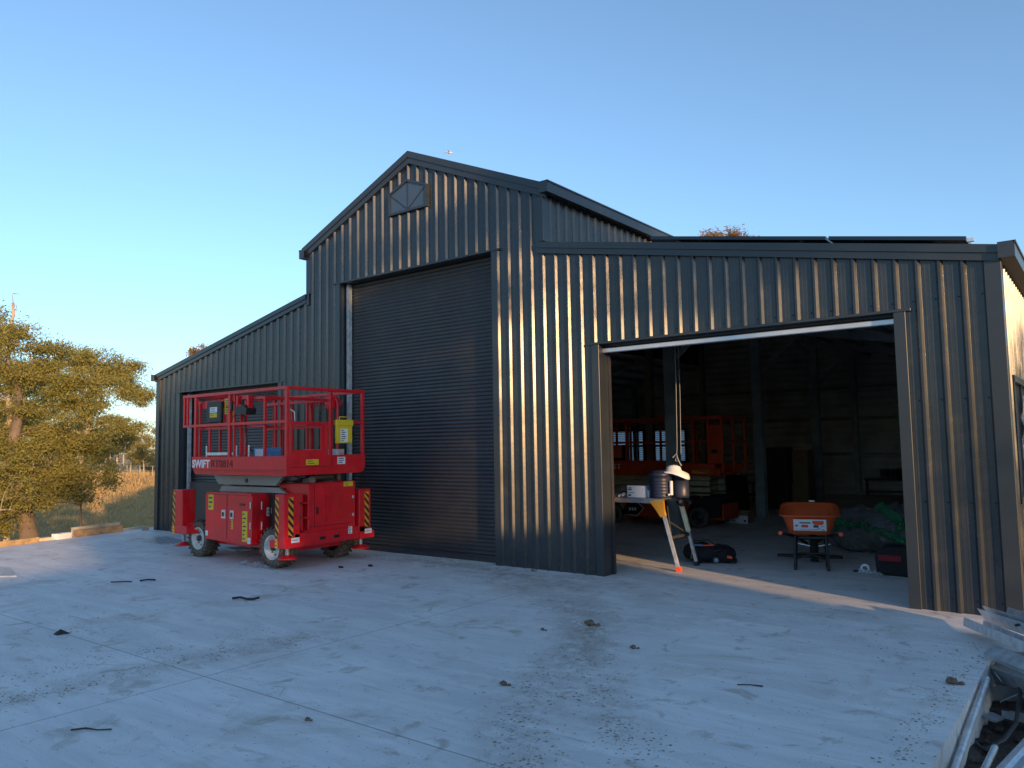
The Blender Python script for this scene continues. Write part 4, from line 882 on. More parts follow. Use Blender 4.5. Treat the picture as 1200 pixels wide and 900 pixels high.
b = MB(); b.bar((-3.24,10.1,.30),(-3.10,10.1,.27),.05,.012); b.bar((-3.0,10.1,.27),(-2.86,10.1,.30),.05,.012); b.build('bracket', M['alu'], wbw)
b = MB(); b.box(-3.78,-2.95,10.90,10.96,.0,.04,.006); o = b.build('timber_batten', M['black']); recenter(o, 'black bar lying on the floor behind the wheelbarrow wheel', 'bar'); o.rotation_euler.z = .28

wbw.rotation_euler.z = R(17)
# ------------------------------------------------------------------ wrapped bundle, bag, tape, blue barrel, cartons
wr = thing('wrapped_bundle', (-2.7, 12.0, 0), 'heap of goods in clear and green plastic wrap right of the wheelbarrow', 'wrapped bundle')
b = MB(); blob(b, (-2.95,12.2,.22), (.50,.45,.30), 11, 12, 20, amp=.09); blob(b, (-2.40,12.0,.25), (.45,.45,.36), 12, 12, 20, amp=.09); b.build('contents', mat('grey_bundle', (.10,.11,.11), .7, 0, .5, 9, .5, 12), wr)
b = MB(); blob(b, (-2.95,12.15,.25), (.56,.50,.35), 13, 16, 26, amp=.07); blob(b, (-2.42,11.92,.27), (.52,.50,.40), 14, 16, 26, amp=.07); b.build('clear_wrap', M['wrap'], wr)
b = MB()
for i, (pts, r_) in enumerate(((((-3.45,11.85,.30),(-3.2,11.72,.42),(-2.9,11.62,.40),(-2.6,11.45,.36),(-2.35,11.35,.28),(-2.15,11.4,.2)),.055),(((-2.62,11.62,.66),(-2.45,11.5,.60),(-2.32,11.42,.50),(-2.30,11.40,.38)),.07),(((-3.5,11.9,.2),(-3.3,11.75,.35),(-3.0,11.7,.33)),.05))):
    q = []
    for k in range(len(pts)-1):
        for j in range(5): p_ = Vector(pts[k]).lerp(Vector(pts[k+1]), j/5); q.append(p_+Vector((random.uniform(-.02,.02),random.uniform(-.02,.02),random.uniform(-.03,.03))))
    b.tube(q, [r_*random.uniform(.6,1.2) for _ in q], 9)
b.build('green_wrap', M['greenwrap'], wr)
b = MB(); b.lathe([(0,0),(.26,0),(.28,.03),(.29,.45),(.27,.60),(.20,.66),(0,.67)], (-1.93,12.2,0), 'z', 24); b.tube([(-2.1,12.05,.67),(-2.1,12.05,.70)], .03, 10)
recenter(b.build('blue_drum', M['blueplastic']), 'blue plastic drum half hidden behind the right door jamb', 'drum')
bg = thing('soft_bag', (-2.1, 10.05, 0), 'black soft bag with a red panel against the right jamb', 'bag')
b = MB(); b.prism([(-2.30,.0),(-2.32,.22),(-2.27,.31),(-2.12,.345),(-1.9,.34),(-1.80,.30),(-1.80,.0)], 9.93, 10.25); o = b.build('bag', M['bagcloth'], bg); bv = o.modifiers.new('b','BEVEL'); bv.width = .035; bv.segments = 3
b = MB(); b.box(-2.27,-2.02,9.920,9.932,.17,.24,.004); b.build('red_panel', M['redcloth'], bg)
b = MB(); b.tube([(-2.25,9.99,.30),(-2.18,9.95,.37),(-2.0,9.95,.37),(-1.93,9.99,.31)], .014, 8); b.build('strap', M['bagcloth'], bg)
b = MB(); b.lathe([(.03,-.02),(.055,-.02),(.055,.02),(.03,.02),(.03,-.02)], (-2.43,9.98,.06), 'y', 18)
for k in range(7): a = k*.9; b.add([(-2.5+.04*k,9.90+.01*math.sin(a),.004),(-2.46+.04*k,9.92,.035+.02*math.sin(a*2)),(-2.45+.04*k,9.98,.01),(-2.49+.04*k,9.96,.05+.01*math.cos(a))], [(0,1,2),(0,2,3),(1,2,3)])
recenter(b.build('tape_roll', M['paper']), 'crumpled white tape lying on the floor by the black bag', 'tape')
b = MB(); b.bar((-2.58,10.03,.012),(-2.45,10.06,.015),.03,.02); recenter(b.build('marker', M['black']), 'small black stick beside the crumpled white tape', 'stick')
cbx = thing('cardboard_box', (-5.85,14.85,0), 'low brown and white cardboard box on the floor before a steel column', 'cardboard box')
b = MB(); b.box(-6.12,-5.68,14.75,15.1,0,.22); b.mi = 1; b.box(-6.12,-5.68,14.744,14.75,.0,.15); b.mi = 2; b.box(-6.09,-6.05,14.741,14.744,.03,.06); b.box(-5.76,-5.71,14.741,14.744,.03,.07); b.box(-6.0,-5.92,14.741,14.744,.05,.06); b.build('carton_body', [M['carton'], M['paper'], M['ink']], cbx)
b = MB(); b.prism([(-6.12,.22),(-5.68,.22),(-5.60,.26),(-6.05,.26)], 14.74, 14.746); b.build('flap', M['carton'], cbx)
for nm, (x0,x1,y0,y1,z0,z1), lb in (('a',(-6.60,-6.03,18.2,18.8,0,.66),'lower dark carton of the tall stack by the rear column'),('b',(-6.56,-6.05,18.2,18.75,.66,1.42),'upper dark carton of the tall stack by the rear column'),('c',(-6.0,-5.62,18.4,18.9,0,.60),'lower paler carton of the short stack right of the dark cartons'),('d',(-5.98,-5.62,18.42,18.9,.60,1.36),'upper paler carton of the short stack right of the dark cartons')):
    b = MB(); b.box(x0,x1,y0,y1,z0+.001,z1,.008); b.mi = 1; b.box((x0+x1)/2-.03,(x0+x1)/2+.03,y0-.003,y0,z0+.05,z1-.01); recenter(b.build('cardboard_box', [M['darkcarton' if nm in 'ab' else 'carton'], M['black' if nm in 'ab' else 'carton']]), lb, 'cardboard box', 'cartons stacked deep in the shed')
b = MB(); b.prism([(-7.05,0),(-6.55,0),(-6.60,.80),(-6.98,.85)], 16.9, 17.2); recenter(b.build('cement_bag_stack', M['bagcloth']), 'dark covered stack standing left of the rear carton pile', 'covered stack')
b = MB(); b.box(-9.0,-7.3,19.5,20.0,.50,.54); b.box(-9.0,-7.3,19.5,20.0,.2,.23)
for x in (-8.95,-7.35):
    for y in (19.55,19.95): b.box(x-.02,x+.02,y-.02,y+.02,0,.5)
recenter(b.build('low_bench', M['dark']), 'low dark metal bench deep inside beyond the orange lift', 'bench')
b = MB(); b.box(-5.2,-4.86,23.45,23.7,.52,.74,.008); b.mi = 1; b.lathe([(.07,-.01),(.065,0),(0,0)], (-5.0,23.44,.63), 'y', 16)
recenter(b.build('speaker_box', [M['dark'], M['black']]), 'small grey box with a round dark opening on the rear bench', 'box')
b = MB(); b.box(-5.6,-3.6,23.35,23.8,.44,.48); b.box(-5.6,-3.6,23.38,23.8,.1,.13)
for x in (-5.55,-3.65): b.box(x-.03,x+.03,23.4,23.46,0,.44)
recenter(b.build('rear_bench', M['dark']), 'long low bench along the rear wall right of the column', 'bench')
for i, (x, r_, lb) in enumerate(((-4.72,.10,'left dark tub of the pair on the rear bench'),(-4.45,.12,'right dark tub of the pair on the rear bench'))):
    b = MB(); b.lathe([(0,.481),(r_*.85,.481),(r_,.75-.03*i),(r_*1.05,.76-.03*i),(0,.77-.03*i)], (x,23.55,0), 'z', 18); recenter(b.build('tub', M['black']), lb, 'tub', 'tubs on the rear bench')
b = MB(); b.lathe([(0,0),(.16,0),(.17,.02),(0,.03)], (-6.9,10.6,0), 'z', 16); 

# ------------------------------------------------------------------ yard scraps
def flatscrap(name, pts, z0, z1, m, label, cat, group=None):
    b = MB(); b.prism(pts, z0, z1, 'z'); o = b.build(name, M[m]); return recenter(o, label, cat, group)
def strip(name, pts, w_, m, label, cat, th=.012):
    b = MB(); b.tube(pts, [w_*random.uniform(.7,1.1) for _ in pts], 6); o = b.build(name, M[m]); return recenter(o, label, cat)
strip('rubber_strip', [(-7.53,4.83,.02),(-7.46,4.88,.03),(-7.38,4.90,.018),(-7.30,4.92,.02),(-7.25,4.97,.035)], .013, 'rubber', 'bent black rubber strip on the slab in front of the red lift', 'rubber strip')
strip('rubber_strip', [(-9.56,4.86,.015),(-9.50,4.92,.025),(-9.42,4.98,.02)], .013, 'rubber', 'short black strip lying on the slab left of centre', 'rubber strip')
strip('rubber_strip', [(-9.80,4.62,.012),(-9.68,4.72,.014),(-9.60,4.78,.012)], .008, 'rubber', 'thin dark scrap beside the short black strip', 'rubber strip')
b = MB(); b.add([(-7.52,3.05,0),(-7.44,3.05,0),(-7.42,3.16,.0),(-7.44,3.08,.05)], [(0,1,2),(0,1,3),(1,2,3),(2,0,3)]); recenter(b.build('plastic_shard', M['rubber']), 'pointed black plastic shard standing on the left of the slab', 'plastic shard')
strip('twig', [(-4.85,2.08,.008),(-4.80,2.14,.010),(-4.72,2.17,.008),(-4.66,2.22,.009)], .005, 'twig', 'dark reddish twig at the lower left of the slab', 'twig')
strip('twig', [(-2.05,5.02,.008),(-1.98,5.06,.009),(-1.90,5.08,.008)], .005, 'twig', 'small dark twig right of the tyre tracks', 'twig')
for (x, y, r_, lb) in ((-3.32,4.16,.032,'round brown clod in the middle of the slab'),(-3.74,5.92,.055,'largest brown clod on the tyre track'),(-3.99,5.55,.024,'small brown clod left of the tyre track'),(-3.06,5.46,.030,'dark clod right of the tyre track'),(-3.86,2.98,.02,'small dark stone near the saw cut'),(-.93,5.83,.045,'reddish clod by the right slab edge'),(-5.9,8.02,.03,'clod just before the wall panel between the doors')):
    b = MB(); blob(b, (x,y,r_*.45), (r_*.8,r_*.7,r_*.5), int(x*100)&255, 7, 9, amp=.16); blob(b, (x+r_*1.2,y+r_*.4,r_*.2), (r_*.5,r_*.4,r_*.25), 5, 5, 7, amp=.15); recenter(b.build('dirt_clod', M['clod']), lb, 'clod', 'clods on the slab')
for (x, y, lb) in ((-8.25,6.9,'left bit of black scrap on the slab right of the red lift'),(-8.0,7.2,'right bit of black scrap on the slab right of the red lift')):
    b = MB(); blob(b, (x,y,.010), (.045,.018,.016), int(x*10)&99, 6, 8, amp=.25); recenter(b.build('black_scrap', M['rubber']), lb, 'scrap')
# crumbs pressed off tyre tracks
tracks = [([(-8.92,7.96),(-7.62,8.0),(-6.11,7.80),(-4.84,7.3),(-3.84,6.2),(-3.49,5.49),(-3.23,4.53),(-2.82,3.61),(-2.39,3.19),(-1.9,2.6)],.10,2600),
 ([(-6.3,7.4),(-5.2,7.0),(-4.2,6.3),(-3.6,5.6),(-2.94,4.73),(-2.45,4.03),(-1.94,3.58)],.09,1500),([(-5.81,1.6),(-5.81,2.05),(-5.74,2.44),(-5.74,3.03),(-5.63,3.68),(-5.44,4.37)],.09,900),
 ([(-6.4,1.9),(-6.3,2.6),(-6.2,3.3),(-6.1,4.2)],.08,350),([(-.98,4.25),(-.95,4.94),(-.92,5.58),(-.90,6.15),(-1.0,6.9)],.06,420),([(-8.2,3.7),(-7.6,3.3),(-7.0,2.8)],.3,260),([(-2.2,7.6),(-1.4,6.9),(-1.0,6.2)],.3,260)]
b = MB()
def crumb(x, y, r_):
    a = random.uniform(0,6.28); n = 5; h = r_*random.uniform(.25,.6); vs = [(x+r_*math.cos(a+2*PI*k/n)*random.uniform(.6,1.2), y+r_*math.sin(a+2*PI*k/n)*random.uniform(.6,1.2), 0.0008) for k in range(n)]+[(x,y,h)]
    b.add(vs, [(k,(k+1)%n,n) for k in range(n)])
for pts, wd, cnt in tracks:
    for _ in range(int(cnt*1.7)):
        f = random.random()*(len(pts)-1); i = int(f); f -= i; x = pts[i][0]*(1-f)+pts[i+1][0]*f; y = pts[i][1]*(1-f)+pts[i+1][1]*f
        dens = .5+.5*math.sin((i+f)*7.3)
        if random.random() < .35+.65*dens: crumb(x+random.gauss(0,wd*1.1), y+random.gauss(0,wd*1.1), random.choice((.0025,.003,.004,.004,.005,.007,.010))*random.uniform(.7,1.3))
for _ in range(5000):
    x = random.uniform(-13,-.9); y = random.uniform(1.5,8.1); crumb(x, y, random.uniform(.002,.007))
tag(b.build('dirt_crumbs', M['crumb'], fix=False), 'brown dirt crumbs dropped in tyre tracks over the slab', 'dirt', kind='stuff')

# soft dust dragged out of the tyre tracks
def dust_mat():
    m, t, b = nt('tracked_dust'); L = t.links; at = N(t, 'ShaderNodeAttribute', attribute_name='fade'); tc = N(t, 'ShaderNodeTexCoord')
    n = N(t, 'ShaderNodeTexNoise'); n.inputs['Scale'].default_value = 5; n.inputs['Detail'].default_value = 8; n.inputs['Roughness'].default_value = .75; L.new(tc.outputs['Object'], n.inputs['Vector'])
    r = ramp(t, .40, .66); L.new(n.outputs[0], r.inputs[0]); k = N(t, 'ShaderNodeMath', operation='MULTIPLY'); L.new(r.outputs[0], k.inputs[0]); L.new(at.outputs['Fac'], k.inputs[1])
    L.new(k.outputs[0], b.inputs['Alpha']); b.inputs['Base Color'].default_value = (.50,.44,.37,1); b.inputs['Roughness'].default_value = .95; return m
dm = dust_mat(); b = MB(); fade = []
for pts, wd, amt in [(tracks[0][0],.36,.62),(tracks[1][0],.30,.5),(tracks[2][0],.30,.5),([(-8.9,8.0),(-7.2,7.9),(-5.6,7.6),(-4.9,7.6),(-3.6,8.4)],.55,.55),([(-1.6,7.9),(-2.6,7.0),(-3.4,6.3),(-3.9,5.2)],.4,.35)]:
    m_ = 8*(len(pts)-1)+1; n0 = len(b.v)
    for i in range(m_):
        f = i/8; k = min(int(f), len(pts)-2); f -= k; P_ = Vector((*pts[k],0)).lerp(Vector((*pts[k+1],0)), f); D = (Vector((*pts[k+1],0))-Vector((*pts[k],0))).normalized(); Q = Vector((-D.y,D.x,0))
        if k > 0 and f < .5: D0 = (Vector((*pts[k],0))-Vector((*pts[k-1],0))).normalized(); D = (D0*(.5-f)+D*(.5+f)).normalized(); Q = Vector((-D.y,D.x,0))
        for j, (u, a_) in enumerate(((-1,0),(-.5,.75),(0,1),(.5,.75),(1,0))): p_ = P_+Q*u*wd; b.v.append((p_.x,p_.y,.0022)); fade.append(a_*amt*.62*min(1,i/6,(m_-1-i)/6))
    for i in range(m_-1):
        for j in range(4): b.f.append([n0+i*5+j, n0+i*5+j+1, n0+(i+1)*5+j+1, n0+(i+1)*5+j]); b.m.append(0); b.sm.append(False)
b.v = [(x, y, z+.0004*(i//45)) for i, (x,y,z) in enumerate(b.v)]
o = b.build('tracked_dust', dm, fix=False); at_ = o.data.attributes.new('fade','FLOAT','POINT')
for i, v in enumerate(fade): at_.data[i].value = v
tag(o, 'pale brown dust smeared along the tyre tracks on the slab', 'dust', kind='stuff')

# metal sheets and plastic on the left of the slab
flatscrap('flashing_sheet', [(-12.6,4.0),(-11.7,3.85),(-11.35,4.15),(-12.3,4.4)], .003, .02, 'zinc', 'flat pale steel sheet at the left edge of the picture', 'metal sheet')
flatscrap('flashing_sheet', [(-13.0,3.7),(-11.1,3.55),(-11.0,3.68),(-12.9,3.9)], .003, .012, 'zincold', 'dull grey strip in front of the pale steel sheet on the left', 'metal sheet')
flatscrap('glass_sheet', [(-14.4,7.2),(-13.0,6.95),(-12.4,7.35),(-14.0,7.6)], .003, .018, 'film', 'pale green sheet lying on the slab left of the red lift', 'sheet')
flatscrap('plywood_offcut', [(-11.45,7.2),(-11.0,7.1),(-10.9,7.3),(-11.3,7.45)], .003, .03, 'zincold', 'grey pad on the slab under the left outrigger', 'pad')
b = MB()
for k in range(10):
    x = -9.75+.08*k; b.add([(x,6.30,.004),(x+.1,6.28+.02*math.sin(k),.03+.02*math.sin(k*2.1)),(x+.09,6.42,.012),(x+.02,6.44,.04+.02*math.cos(k*1.7))], [(0,1,2,3)])
recenter(b.build('plastic_wrapper', M['film'], fix=False), 'crumpled clear wrapper on the slab by the near front tyre', 'wrapper')
# timber along the left slab edge
def plank(x0, y0, x1, y1, w_, h_, z, m, label):
    b = MB(); b.bar((x0,y0,z+h_/2),(x1,y1,z+h_/2), w_, h_); recenter(b.build('timber_plank', M[m]), label, 'plank')
plank(-15.20,4.2,-15.62,6.25,.16,.05,.002,'paletimber','long pale plank along the left slab edge')
plank(-15.02,4.4,-15.38,5.95,.06,.09,.002,'timber','brown board in front of the long pale plank')
plank(-15.55,6.30,-15.66,6.58,.16,.10,.002,'white','short white block between the planks')
plank(-15.62,6.68,-15.85,7.65,.10,.13,.002,'timber','rough brown beam offcut at the left slab edge')
plank(-15.78,6.70,-16.05,7.70,.08,.17,.002,'paletimber','pale beam behind the rough brown offcut')
plank(-15.95,7.5,-16.12,8.3,.07,.04,.002,'paletimber','thin pale batten near the left shed corner')
plank(-15.55,8.0,-15.75,8.10,.12,.03,.002,'timber','small brown offcut in front of the left shed corner')

# ------------------------------------------------------------------ scrap heap on the right
def channel(p, q, w_, h_, label, m='zinc', roll=0, th=.003, name='steel_channel'):
    p = Vector(p); q = Vector(q); d = (q-p).normalized(); r_ = d.cross(Vector((0,0,1))).normalized(); u = r_.cross(d)
    r2 = r_*math.cos(roll)+u*math.sin(roll); u2 = -r_*math.sin(roll)+u*math.cos(roll)
    sec = [(-w_/2,0),(w_/2,0),(w_/2,h_),(w_/2-th,h_),(w_/2-th,th),(-w_/2+th,th),(-w_/2+th,h_),(-w_/2,h_)]
    b = MB(); n = len(sec); vs = [tuple(c + r2*a + u2*e) for c in (p,q) for a,e in sec]
    b.add(vs, [(0,1,4,5),(1,2,3,4),(0,5,6,7),(n+5,n+4,n+1,n),(n+4,n+3,n+2,n+1),(n+7,n+6,n+5,n)]+[(i,(i+1)%n,n+(i+1)%n,n+i) for i in range(n)])
    return recenter(b.build(name, M[m]), label, 'steel channel')
channel((-1.00,7.40,.05),(-.45,6.35,.12),.15,.07,'wide galvanised channel across the top of the scrap heap','zinc',.15)
channel((-.90,7.50,.10),(-.38,6.60,.17),.05,.12,'galvanised channel tilted up behind the top of the scrap heap','zinc',-.5)
channel((-.78,7.60,.10),(-.30,6.9,.14),.05,.10,'small channel offcut nearest the shed corner','zincold',.4)
channel((-.83,6.62,.02),(-.42,6.02,.05),.05,.10,'bright speckled channel lying over the slab corner','zinc',.9)
channel((-.80,6.62,-.10),(-.40,6.0,-.02),.10,.07,'dull channel sloping into the trench','zincold',1.2)
channel((-.74,7.05,-.18),(-.35,5.85,-.12),.14,.06,'broad bluish offcut low in the trench','zinc',-.3)
channel((-.80,6.90,-.22),(-.15,6.80,-.10),.10,.20,'wide grey channel on edge against the end of the trench','zincold',.1)
channel((-.78,6.62,-.24),(-.25,6.55,-.16),.14,.12,'bent grey channel low at the end of the trench','zincold',-.4)
channel((-.68,6.2,-.27),(-.30,6.05,-.24),.10,.05,'grey offcut lying crosswise on the soil','zincold',.2)
b = MB(); b.tube([(-.765,6.12,-.01),(-.765,4.5,-.16)], .019, 12); recenter(b.build('steel_pipe', M['zinc']), 'long pale pipe lying beside the slab edge', 'pipe')
b = MB(); b.tube([(-.632,5.2,-.14),(-.665,4.6,-.18)], .018, 12); recenter(b.build('steel_pipe', M['zinc']), 'short pipe between the long pipe and the corrugated sheet', 'pipe')
# corrugated offcut in the corner
b = MB(); n = 30; vs_ = []; fs_ = []
A_ = Vector((-.60,4.45,-.06)); B_ = Vector((-.47,5.20,-.03)); D_ = Vector((.60,-.12,0))
for i in range(n+1):
    f = i/n; c_ = A_.lerp(A_+D_, f); z = .016*abs(math.sin(f*PI*9)); vs_ += [(c_.x,c_.y,c_.z+z), (c_.x+B_.x-A_.x, c_.y+B_.y-A_.y, B_.z+z)]
for i in range(n): fs_.append((2*i,2*i+1,2*i+3,2*i+2))
b.add(vs_, fs_); o = b.build('corrugated_offcut', M['zinc']); o.modifiers.new('s','SOLIDIFY').thickness = .003; recenter(o, 'corrugated sheet offcut in the lower right corner', 'metal sheet')
b = MB(); b.tube([(-.72,7.0,-.02),(-.66,6.7,-.02),(-.60,6.3,-.12),(-.60,5.95,-.22),(-.64,5.7,-.25),(-.72,5.5,-.27),(-.78,5.6,-.27)], .013, 8); recenter(b.build('cable', M['dark']), 'dark hose curling down over the soil in the trench', 'hose')
b = MB(); b.tube([(-.66,6.92,.20),(-.50,6.85,.27),(-.30,6.78,.27)], .010, 8); recenter(b.build('cable', M['black']), 'black cable arching over the galvanised channels', 'cable')
b = MB(); b.tube([(-.95,6.95,.03),(-.72,6.45,-.10)], .006, 6); recenter(b.build('steel_rod', M['zinc']), 'thin bright rod sticking out under the heap onto the slab', 'rod')
b = MB(); b.tube([(-.72,6.3,-.20),(-.40,6.35,.0)], .005, 6); recenter(b.build('steel_rod', M['zincold']), 'thin wire slanting across the trench', 'rod')
b = MB(); b.prism([(-.80,6.05),(-.72,6.0),(-.68,6.1),(-.76,6.17)], -.25, -.235, 'z'); recenter(b.build('steel_plate', M['zincold']), 'small grey plate on the soil by the pipe end', 'plate')
b = MB(); b.lathe([(.02,0),(.05,0),(.05,.02),(.02,.02),(.02,0)], (-.79,6.72,-.17), 'y', 14); recenter(b.build('pipe_bracket', M['alu']), 'small round bracket at the upper end of the long pipe', 'bracket')
b = MB()
for k in range(260):
    x = random.uniform(-.8,.2); y = random.uniform(4.0,6.9); r_ = random.uniform(.008,.035); blob(b, (x,y,0), (r_,r_,r_*.7), k, 4, 6, amp=.2)
b.v = [(x, y, z-.30) for x, y, z in b.v]; b.smooth = False
tag(b.build('rubble', M['soil']), 'stones and crumbs of soil in the trench', 'rubble', kind='stuff')

# ------------------------------------------------------------------ trees
def tree(name, base, trunk, blobs, seed, leafmat, barkmat, leaves, lsize, clump_r, label, group=None, r0=.2, cat='tree', twigs=True, flat=.6):
    """trunk: points relative to base; blobs: (x,y,z,rx,ry,rz,clumps) relative to base"""
    rnd = random.Random(seed); tr_ = thing(name, base, label, cat, group); B_ = Vector(base)
    b = MB(); nodes = []; pts = [B_+Vector(p) for p in trunk]; fine = []
    for i in range(len(pts)-1):
        for j in range(4): fine.append(pts[i].lerp(pts[i+1], j/4)+Vector((rnd.uniform(-.3,.3)*r0, rnd.uniform(-.3,.3)*r0, 0)))
    fine.append(pts[-1]); m_ = len(fine)
    b.tube(fine, [r0*(1.45 if i == 0 else 1.15 if i == 1 else 1-.72*i/(m_-1))*rnd.uniform(.94,1.06) for i in range(m_)], 10)
    for i, p in enumerate(fine):
        if i > m_*.3: nodes.append((p, r0*(1-.72*i/(m_-1))))
    cl = []
    for (x,y,z,rx,ry,rz,n) in blobs:
        for _ in range(n):
            while True:
                v = Vector((rnd.uniform(-1,1),rnd.uniform(-1,1),rnd.uniform(-1,1)))
                if .15 < v.length < 1: break
            cl.append(B_+Vector((x+v.x*rx, y+v.y*ry, z+v.z*rz)))
    c0 = fine[int(m_*.5)]; cl.sort(key=lambda q: (q-c0).length)
    for q in cl:
        best = min(nodes, key=lambda n_: (n_[0]-q).length + max(0, n_[0].z-q.z)*1.2 - n_[1]*2)
        p, rp = best; L_ = (q-p).length
        if L_ < .02: continue
        k = max(2, min(5, int(L_/(clump_r*1.6))+1)); rr_ = min(rp*.72, .012*lsize*10+L_*.035); path = [p]
        for j in range(1, k+1):
            f = j/k; path.append(p.lerp(q, f)+Vector((rnd.uniform(-.1,.1)*L_*(1-f), rnd.uniform(-.1,.1)*L_*(1-f), .12*L_*math.sin(PI*f)+rnd.uniform(-.05,.05)*L_*(1-f))))
        rs = [rr_*(1-.55*j/k) for j in range(k+1)]; b.tube(path, rs, 5, caps=False)
        for j in range(1, k+1): nodes.append((path[j], rs[j]))
        if twigs:
            for _ in range(3):
                e_ = q+Vector((rnd.gauss(0,1),rnd.gauss(0,1),rnd.gauss(.2,.6)))*clump_r*.8; b.tube([q, q.lerp(e_,.5)+Vector((0,0,.08*clump_r)), e_], [rs[-1]*.7, rs[-1]*.5, rs[-1]*.25], 4, caps=False)
    b.build('trunk', barkmat, tr_, fix=False)
    if not leaves: return tr_
    l = MB(); V, F = l.v, l.f
    for q in cl:
        R_ = clump_r*rnd.uniform(.55,1.25); cnt = int(leaves*rnd.uniform(.5,1.5)*(R_/clump_r)**1.5); fl = flat*rnd.uniform(.6,1.2)
        for _ in range(cnt):
            v = Vector((rnd.gauss(0,.55), rnd.gauss(0,.55), rnd.gauss(0,.55)*fl))*R_; c_ = q+v; z_ = lsize*rnd.uniform(.6,1.35)
            d = Vector((rnd.uniform(-1,1), rnd.uniform(-1,1), rnd.uniform(-1.3,.4))).normalized(); w_ = d.cross(Vector((rnd.uniform(-1,1),rnd.uniform(-1,1),rnd.uniform(-1,1)))).normalized()*z_*.17
            n = len(V); V += [tuple(c_-w_*.4), tuple(c_+d*z_*.45-w_), tuple(c_+d*z_), tuple(c_+d*z_*.45+w_)]; F.append([n,n+1,n+2,n+3])
    l.m = [0]*len(F); l.sm = [False]*len(F)
    l.build('crown', leafmat, tr_, fix=False); return tr_
# u: unit vector across the view at the left edge of the frame (towards frame right), w: away from the camera
def T(lst, s=1.0): return [((.39*a-.92*c_)*s, (.92*a+.39*c_)*s, z*s, r_*s, r_*s, h*s, n) for (a, c_, z, r_, h, n) in lst]
def K(lst, s=1.0): return [((.39*a-.92*c_)*s, (.92*a+.39*c_)*s, z*s) for (a, c_, z) in lst]
tree('gum_tree', (-20.6,7.75,gz(-20.6,7.75)), K([(0,0,0),(.05,0,1.2),(-.1,0,2.3),(-.3,.1,3.5),(-.35,.2,4.9)]), T([(-.6,.2,5.5,.9,.9,34),(.45,.3,5.3,.75,.7,28),(1.3,.3,4.7,.6,.5,16),(-.9,0,3.9,1.1,.8,34),(.7,.1,3.9,.95,.75,32),(1.2,.2,3.3,.6,.5,14),(.1,-.5,2.9,1.0,.5,24),(-1.2,.1,2.7,.8,.8,18),(.75,0,2.6,.5,.35,8),(-.1,-.4,2.1,1.0,.5,20),(-1.0,-.3,1.7,.8,.4,12)]), 21, M['leaf'], M['bark'], 330, .075, .30, 'nearest big gum tree with a thick rough trunk at the left edge', r0=.27)
tree('gum_tree', (-27.5,8.3,gz(-27.5,8.3)), K([(0,0,0),(.1,0,2.6),(.3,0,4.8),(.2,.1,7.0)]), T([(.2,0,7.3,1.1,.8,28),(-.6,.1,6.1,1.3,.9,34),(1.2,.2,6.0,1.2,.8,36),(1.7,0,4.9,.9,.7,20),(-.2,.2,4.6,1.5,.8,30)]), 5, M['leaf'], M['palebark'], 260, .10, .38, 'taller gum close behind the nearest one with its top above it', r0=.2)
tree('gum_tree', (-45,19.3,gz(-45,19.3)), K([(0,0,0),(.1,0,2.2),(.5,0,3.8),(.4,.2,6.0)]), T([(.4,0,7.3,1.5,.8,34),(-1.6,.2,6.5,1.5,.9,34),(1.9,.2,6.6,1.3,.9,34),(2.8,0,5.3,1.1,.6,22),(-.3,0,5.2,2.0,.7,30),(-2.2,0,4.0,1.4,.9,22),(2.5,0,3.7,1.0,.4,10)]), 33, M['leaf'], M['palebark'], 260, .14, .55, 'wide gum with pale sloping limbs in the paddock left of the shed', r0=.22)
tree('dead_tree', (-21.4,7.55,gz(-21.4,7.55)), K([(0,0,0),(0,0,3.5),(-.06,0,5.8),(.0,0,7.1)]), T([(.05,0,7.15,.16,.25,3),(-.3,0,5,.5,.6,6)]), 8, M['leaf'], M['palebark'], 0, .04, .2, 'bare pale dead trunk poking out above the nearest gum', r0=.11)
tree('shrub', (-19.9,8.55,gz(-19.9,8.55)), K([(0,0,0),(.05,0,1.0),(.1,0,2.0)]), T([(.2,0,2.4,.8,.5,26),(-.4,0,2.0,.7,.4,14)]), 41, M['leaf'], M['bark'], 110, .08, .22, 'low bushy shrub with bare grey sticks under the nearest gum', r0=.06, cat='shrub')
tree('shrub', (-18.9,6.5,gz(-18.9,6.5)), K([(0,0,0),(-.05,0,.7),(-.2,0,1.6)]), T([(0,0,1.8,.9,.6,26),(-.7,0,1.4,.6,.5,14)]), 44, M['leaf'], M['palebark'], 22, .08, .22, 'mostly leafless pale shrub at the far left by the slab edge', r0=.06, cat='shrub')
